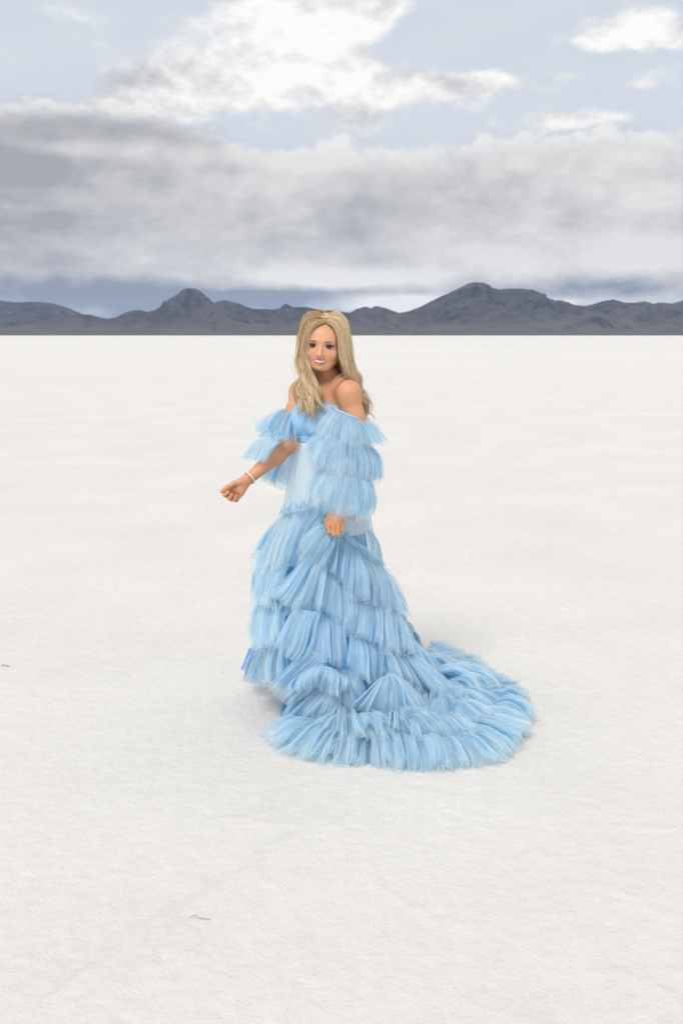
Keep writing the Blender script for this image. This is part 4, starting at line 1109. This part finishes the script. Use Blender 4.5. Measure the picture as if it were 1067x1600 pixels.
for t_, h_ in (([(519, 639, 3.86), (533, 647, 3.85)], [(487, 672, 3.84), (500, 685, 3.81), (518, 693, 3.79)]), ([(540, 650, 3.85), (560, 658, 3.86)], [(528, 692, 3.79), (546, 704, 3.78), (564, 701, 3.80)]),
               ([(566, 657, 3.88), (569, 659, 3.92)], [(572, 699, 3.84), (592, 701, 3.86), (607, 686, 3.92)]), ([(505, 686, 3.83), (516, 695, 3.81)], [(481, 712, 3.80), (492, 731, 3.77), (507, 737, 3.76)]),
               ([(520, 700, 3.80), (546, 712, 3.80)], [(506, 737, 3.75), (524, 745, 3.74), (546, 747, 3.75)]), ([(562, 712, 3.83), (578, 710, 3.86)], [(550, 752, 3.78), (572, 758, 3.79), (590, 751, 3.85)]),
               ([(505, 742, 3.78), (524, 752, 3.765)], [(483, 778, 3.73), (498, 791, 3.70), (518, 797, 3.69)]), ([(528, 754, 3.765), (548, 760, 3.77)], [(520, 797, 3.69), (536, 804, 3.69), (552, 803, 3.70)])):
    R3(t_, h_, amp=.0065, bulge=.014, big=.014, jag=.08, layers=1, name="sleeve_ruffle")
# edge band over the upper arm
bd = ringlet((519.5, 637), (567.5, 656), 3.905, .060, n=40); th = np.linspace(0, 2 * math.pi, 8, endpoint=False)
ctr = bd.mean(0); o_ = (bd - ctr) / np.linalg.norm(bd - ctr, axis=1)[:, None]
BVv = np.stack([bd + o_ * (.0028 * math.cos(q)) + np.array([0, 0, .0055 * math.sin(q)]) for q in th], 1)
gpart("sleeve_band", BVv.reshape(-1, 3)[:, :], np.concatenate([np.stack([np.arange(40) * 8 + j, ((np.arange(40) + 1) % 40) * 8 + j, ((np.arange(40) + 1) % 40) * 8 + (j + 1) % 8, np.arange(40) * 8 + (j + 1) % 8], -1) for j in range(8)]), m_bod)
# the far sleeve, pushed up the bent arm
R3([(428, 716, 4.06), (448, 700, 4.09), (468, 690, 4.10)], [(400, 748, 4.04), (420, 757, 4.06), (440, 764, 4.08), (456, 768, 4.10), (466, 755, 4.10)], amp=.008, name="sleeve_ruffle", mat=m_tulle)
R3([(448, 690, 4.09), (470, 684, 4.10)], [(440, 706, 4.04), (452, 704, 4.05), (466, 704, 4.08)], amp=.006, name="sleeve_ruffle")
R3([(408, 684, 3.99), (424, 682, 3.96), (442, 687, 3.93)], [(370, 713, 3.96), (380, 720, 3.93), (392, 722, 3.90), (405, 725, 3.885)], amp=.008, bulge=.02, name="sleeve_ruffle", big=.008)
R3([(412, 686, 4.03), (440, 684, 4.06)], [(378, 708, 4.02), (402, 716, 4.05), (420, 716, 4.06)], amp=.008, bulge=.02, name="sleeve_ruffle", layers=1)
R3([(405, 684, 3.97), (425, 684, 3.945), (443, 689, 3.92)], [(404, 676, 3.96), (425, 677, 3.935), (445, 683, 3.905)], amp=.005, bulge=.006, nv=6, name="gathered_heading")
R3([(452, 640, 4.12), (460, 640, 4.08), (468, 648, 4.05)], [(394, 668, 4.05), (408, 678, 4.0), (425, 684, 3.97), (440, 690, 3.95), (452, 690, 3.945), (462, 676, 3.96)], amp=.010, bulge=.03, name="sleeve_ruffle")
R3([(448, 642, 4.16), (460, 636, 4.14)], [(388, 662, 4.10), (402, 680, 4.08), (425, 686, 4.07)], amp=.009, bulge=.02, name="sleeve_ruffle")
R3([(450, 645, 4.09), (466, 642, 4.05)], [(446, 632, 4.10), (458, 628, 4.07), (470, 634, 4.05)], amp=.006, bulge=.006, nv=6, name="gathered_heading")
# bangle
bc = WR_R + (EL_R - WR_R) * .03; ax = (EL_R - WR_R) / np.linalg.norm(EL_R - WR_R); e1 = np.cross(ax, [0, 1, .2]); e1 /= np.linalg.norm(e1); e2 = np.cross(ax, e1)
for rr, tt, off, col, nm in ((.0275, .0018, 0.0, (.86, .85, .83), "bangle"), (.0262, .0011, -.006, (.75, .52, .22), "bangle")):
    u = np.linspace(0, 2 * math.pi, 40, endpoint=False); q = np.linspace(0, 2 * math.pi, 7, endpoint=False); Uu, Qq = np.meshgrid(u, q, indexing='ij')
    cc = bc + ax * off
    rad = (rr + tt * np.cos(Qq))[..., None]
    V = cc + rad * (np.cos(Uu)[..., None] * e1 + np.sin(Uu)[..., None] * e2) + (tt * 1.6 * np.sin(Qq))[..., None] * ax
    i = np.arange(40)
    fq = np.concatenate([np.stack([i * 7 + j, ((i + 1) % 40) * 7 + j, ((i + 1) % 40) * 7 + (j + 1) % 7, i * 7 + (j + 1) % 7], -1) for j in range(7)])
    mm = plain(nm + "_metal", col, .22); mm.node_tree.nodes['Principled BSDF'].inputs['Metallic'].default_value = .9 if off else .3
    part(nm, V.reshape(-1, 3), fq, mm)

# ------------------------------------------------------------------ bits lying on the salt
m_twig = plain("dry_twig", (.50, .40, .34), .85)
def tubelet(name, pts, rad, label, cat, group=None):
    P_ = crom([np.append(UZ(a, b, 0)[:2], h_) for a, b, h_ in pts], 14); c0_ = P_.mean(0) * [1, 1, 0]
    k = 6; q = np.linspace(0, 2 * math.pi, k, endpoint=False); T_ = np.gradient(P_, axis=0); T_ /= np.linalg.norm(T_, axis=1)[:, None]
    a_ = np.cross(T_, [0, 0, 1.0]); a_ /= np.linalg.norm(a_, axis=1)[:, None]; b_ = np.cross(a_, T_)
    rr = rad * (.35 + .65 * np.sin(np.linspace(.15, 2.95, 14))) * (1 + .25 * np.sin(np.arange(14) * 2.3))
    V = P_[:, None] + rr[:, None, None] * (np.cos(q)[None, :, None] * a_[:, None] + np.sin(q)[None, :, None] * b_[:, None])
    z0 = salt_height(P_[:, 0], P_[:, 1])[:, None]; V[..., 2] += z0
    V = V.reshape(-1, 3)
    f = [(i * k + j, i * k + (j + 1) % k, (i + 1) * k + (j + 1) % k, (i + 1) * k + j) for i in range(13) for j in range(k)]
    o = mesh_obj(name, V - c0_, np.array(f), m_twig); o.location = c0_; o['label'] = label; o['category'] = cat
    if group: o['group'] = group
    return o
tubelet("twig", [(297, 1436, .001), (304, 1434.5, .006), (312, 1438, .004), (320, 1440, .004), (329, 1438.5, .001)], 0.0015, 'thin curved brown twig on the salt in the foreground', 'twig')
tubelet("twig", [(3, 1041.5, .002), (6, 1041, .005), (9, 1042, .002)], .0035, 'short brown twig at the left edge, left of another', 'twig')
tubelet("twig", [(8.5, 1042.2, .002), (11, 1042.3, .005), (16, 1043.4, .002)], .0034, 'brown twig bit near the left edge, right of another', 'twig')
haze_box(1.4e-5)
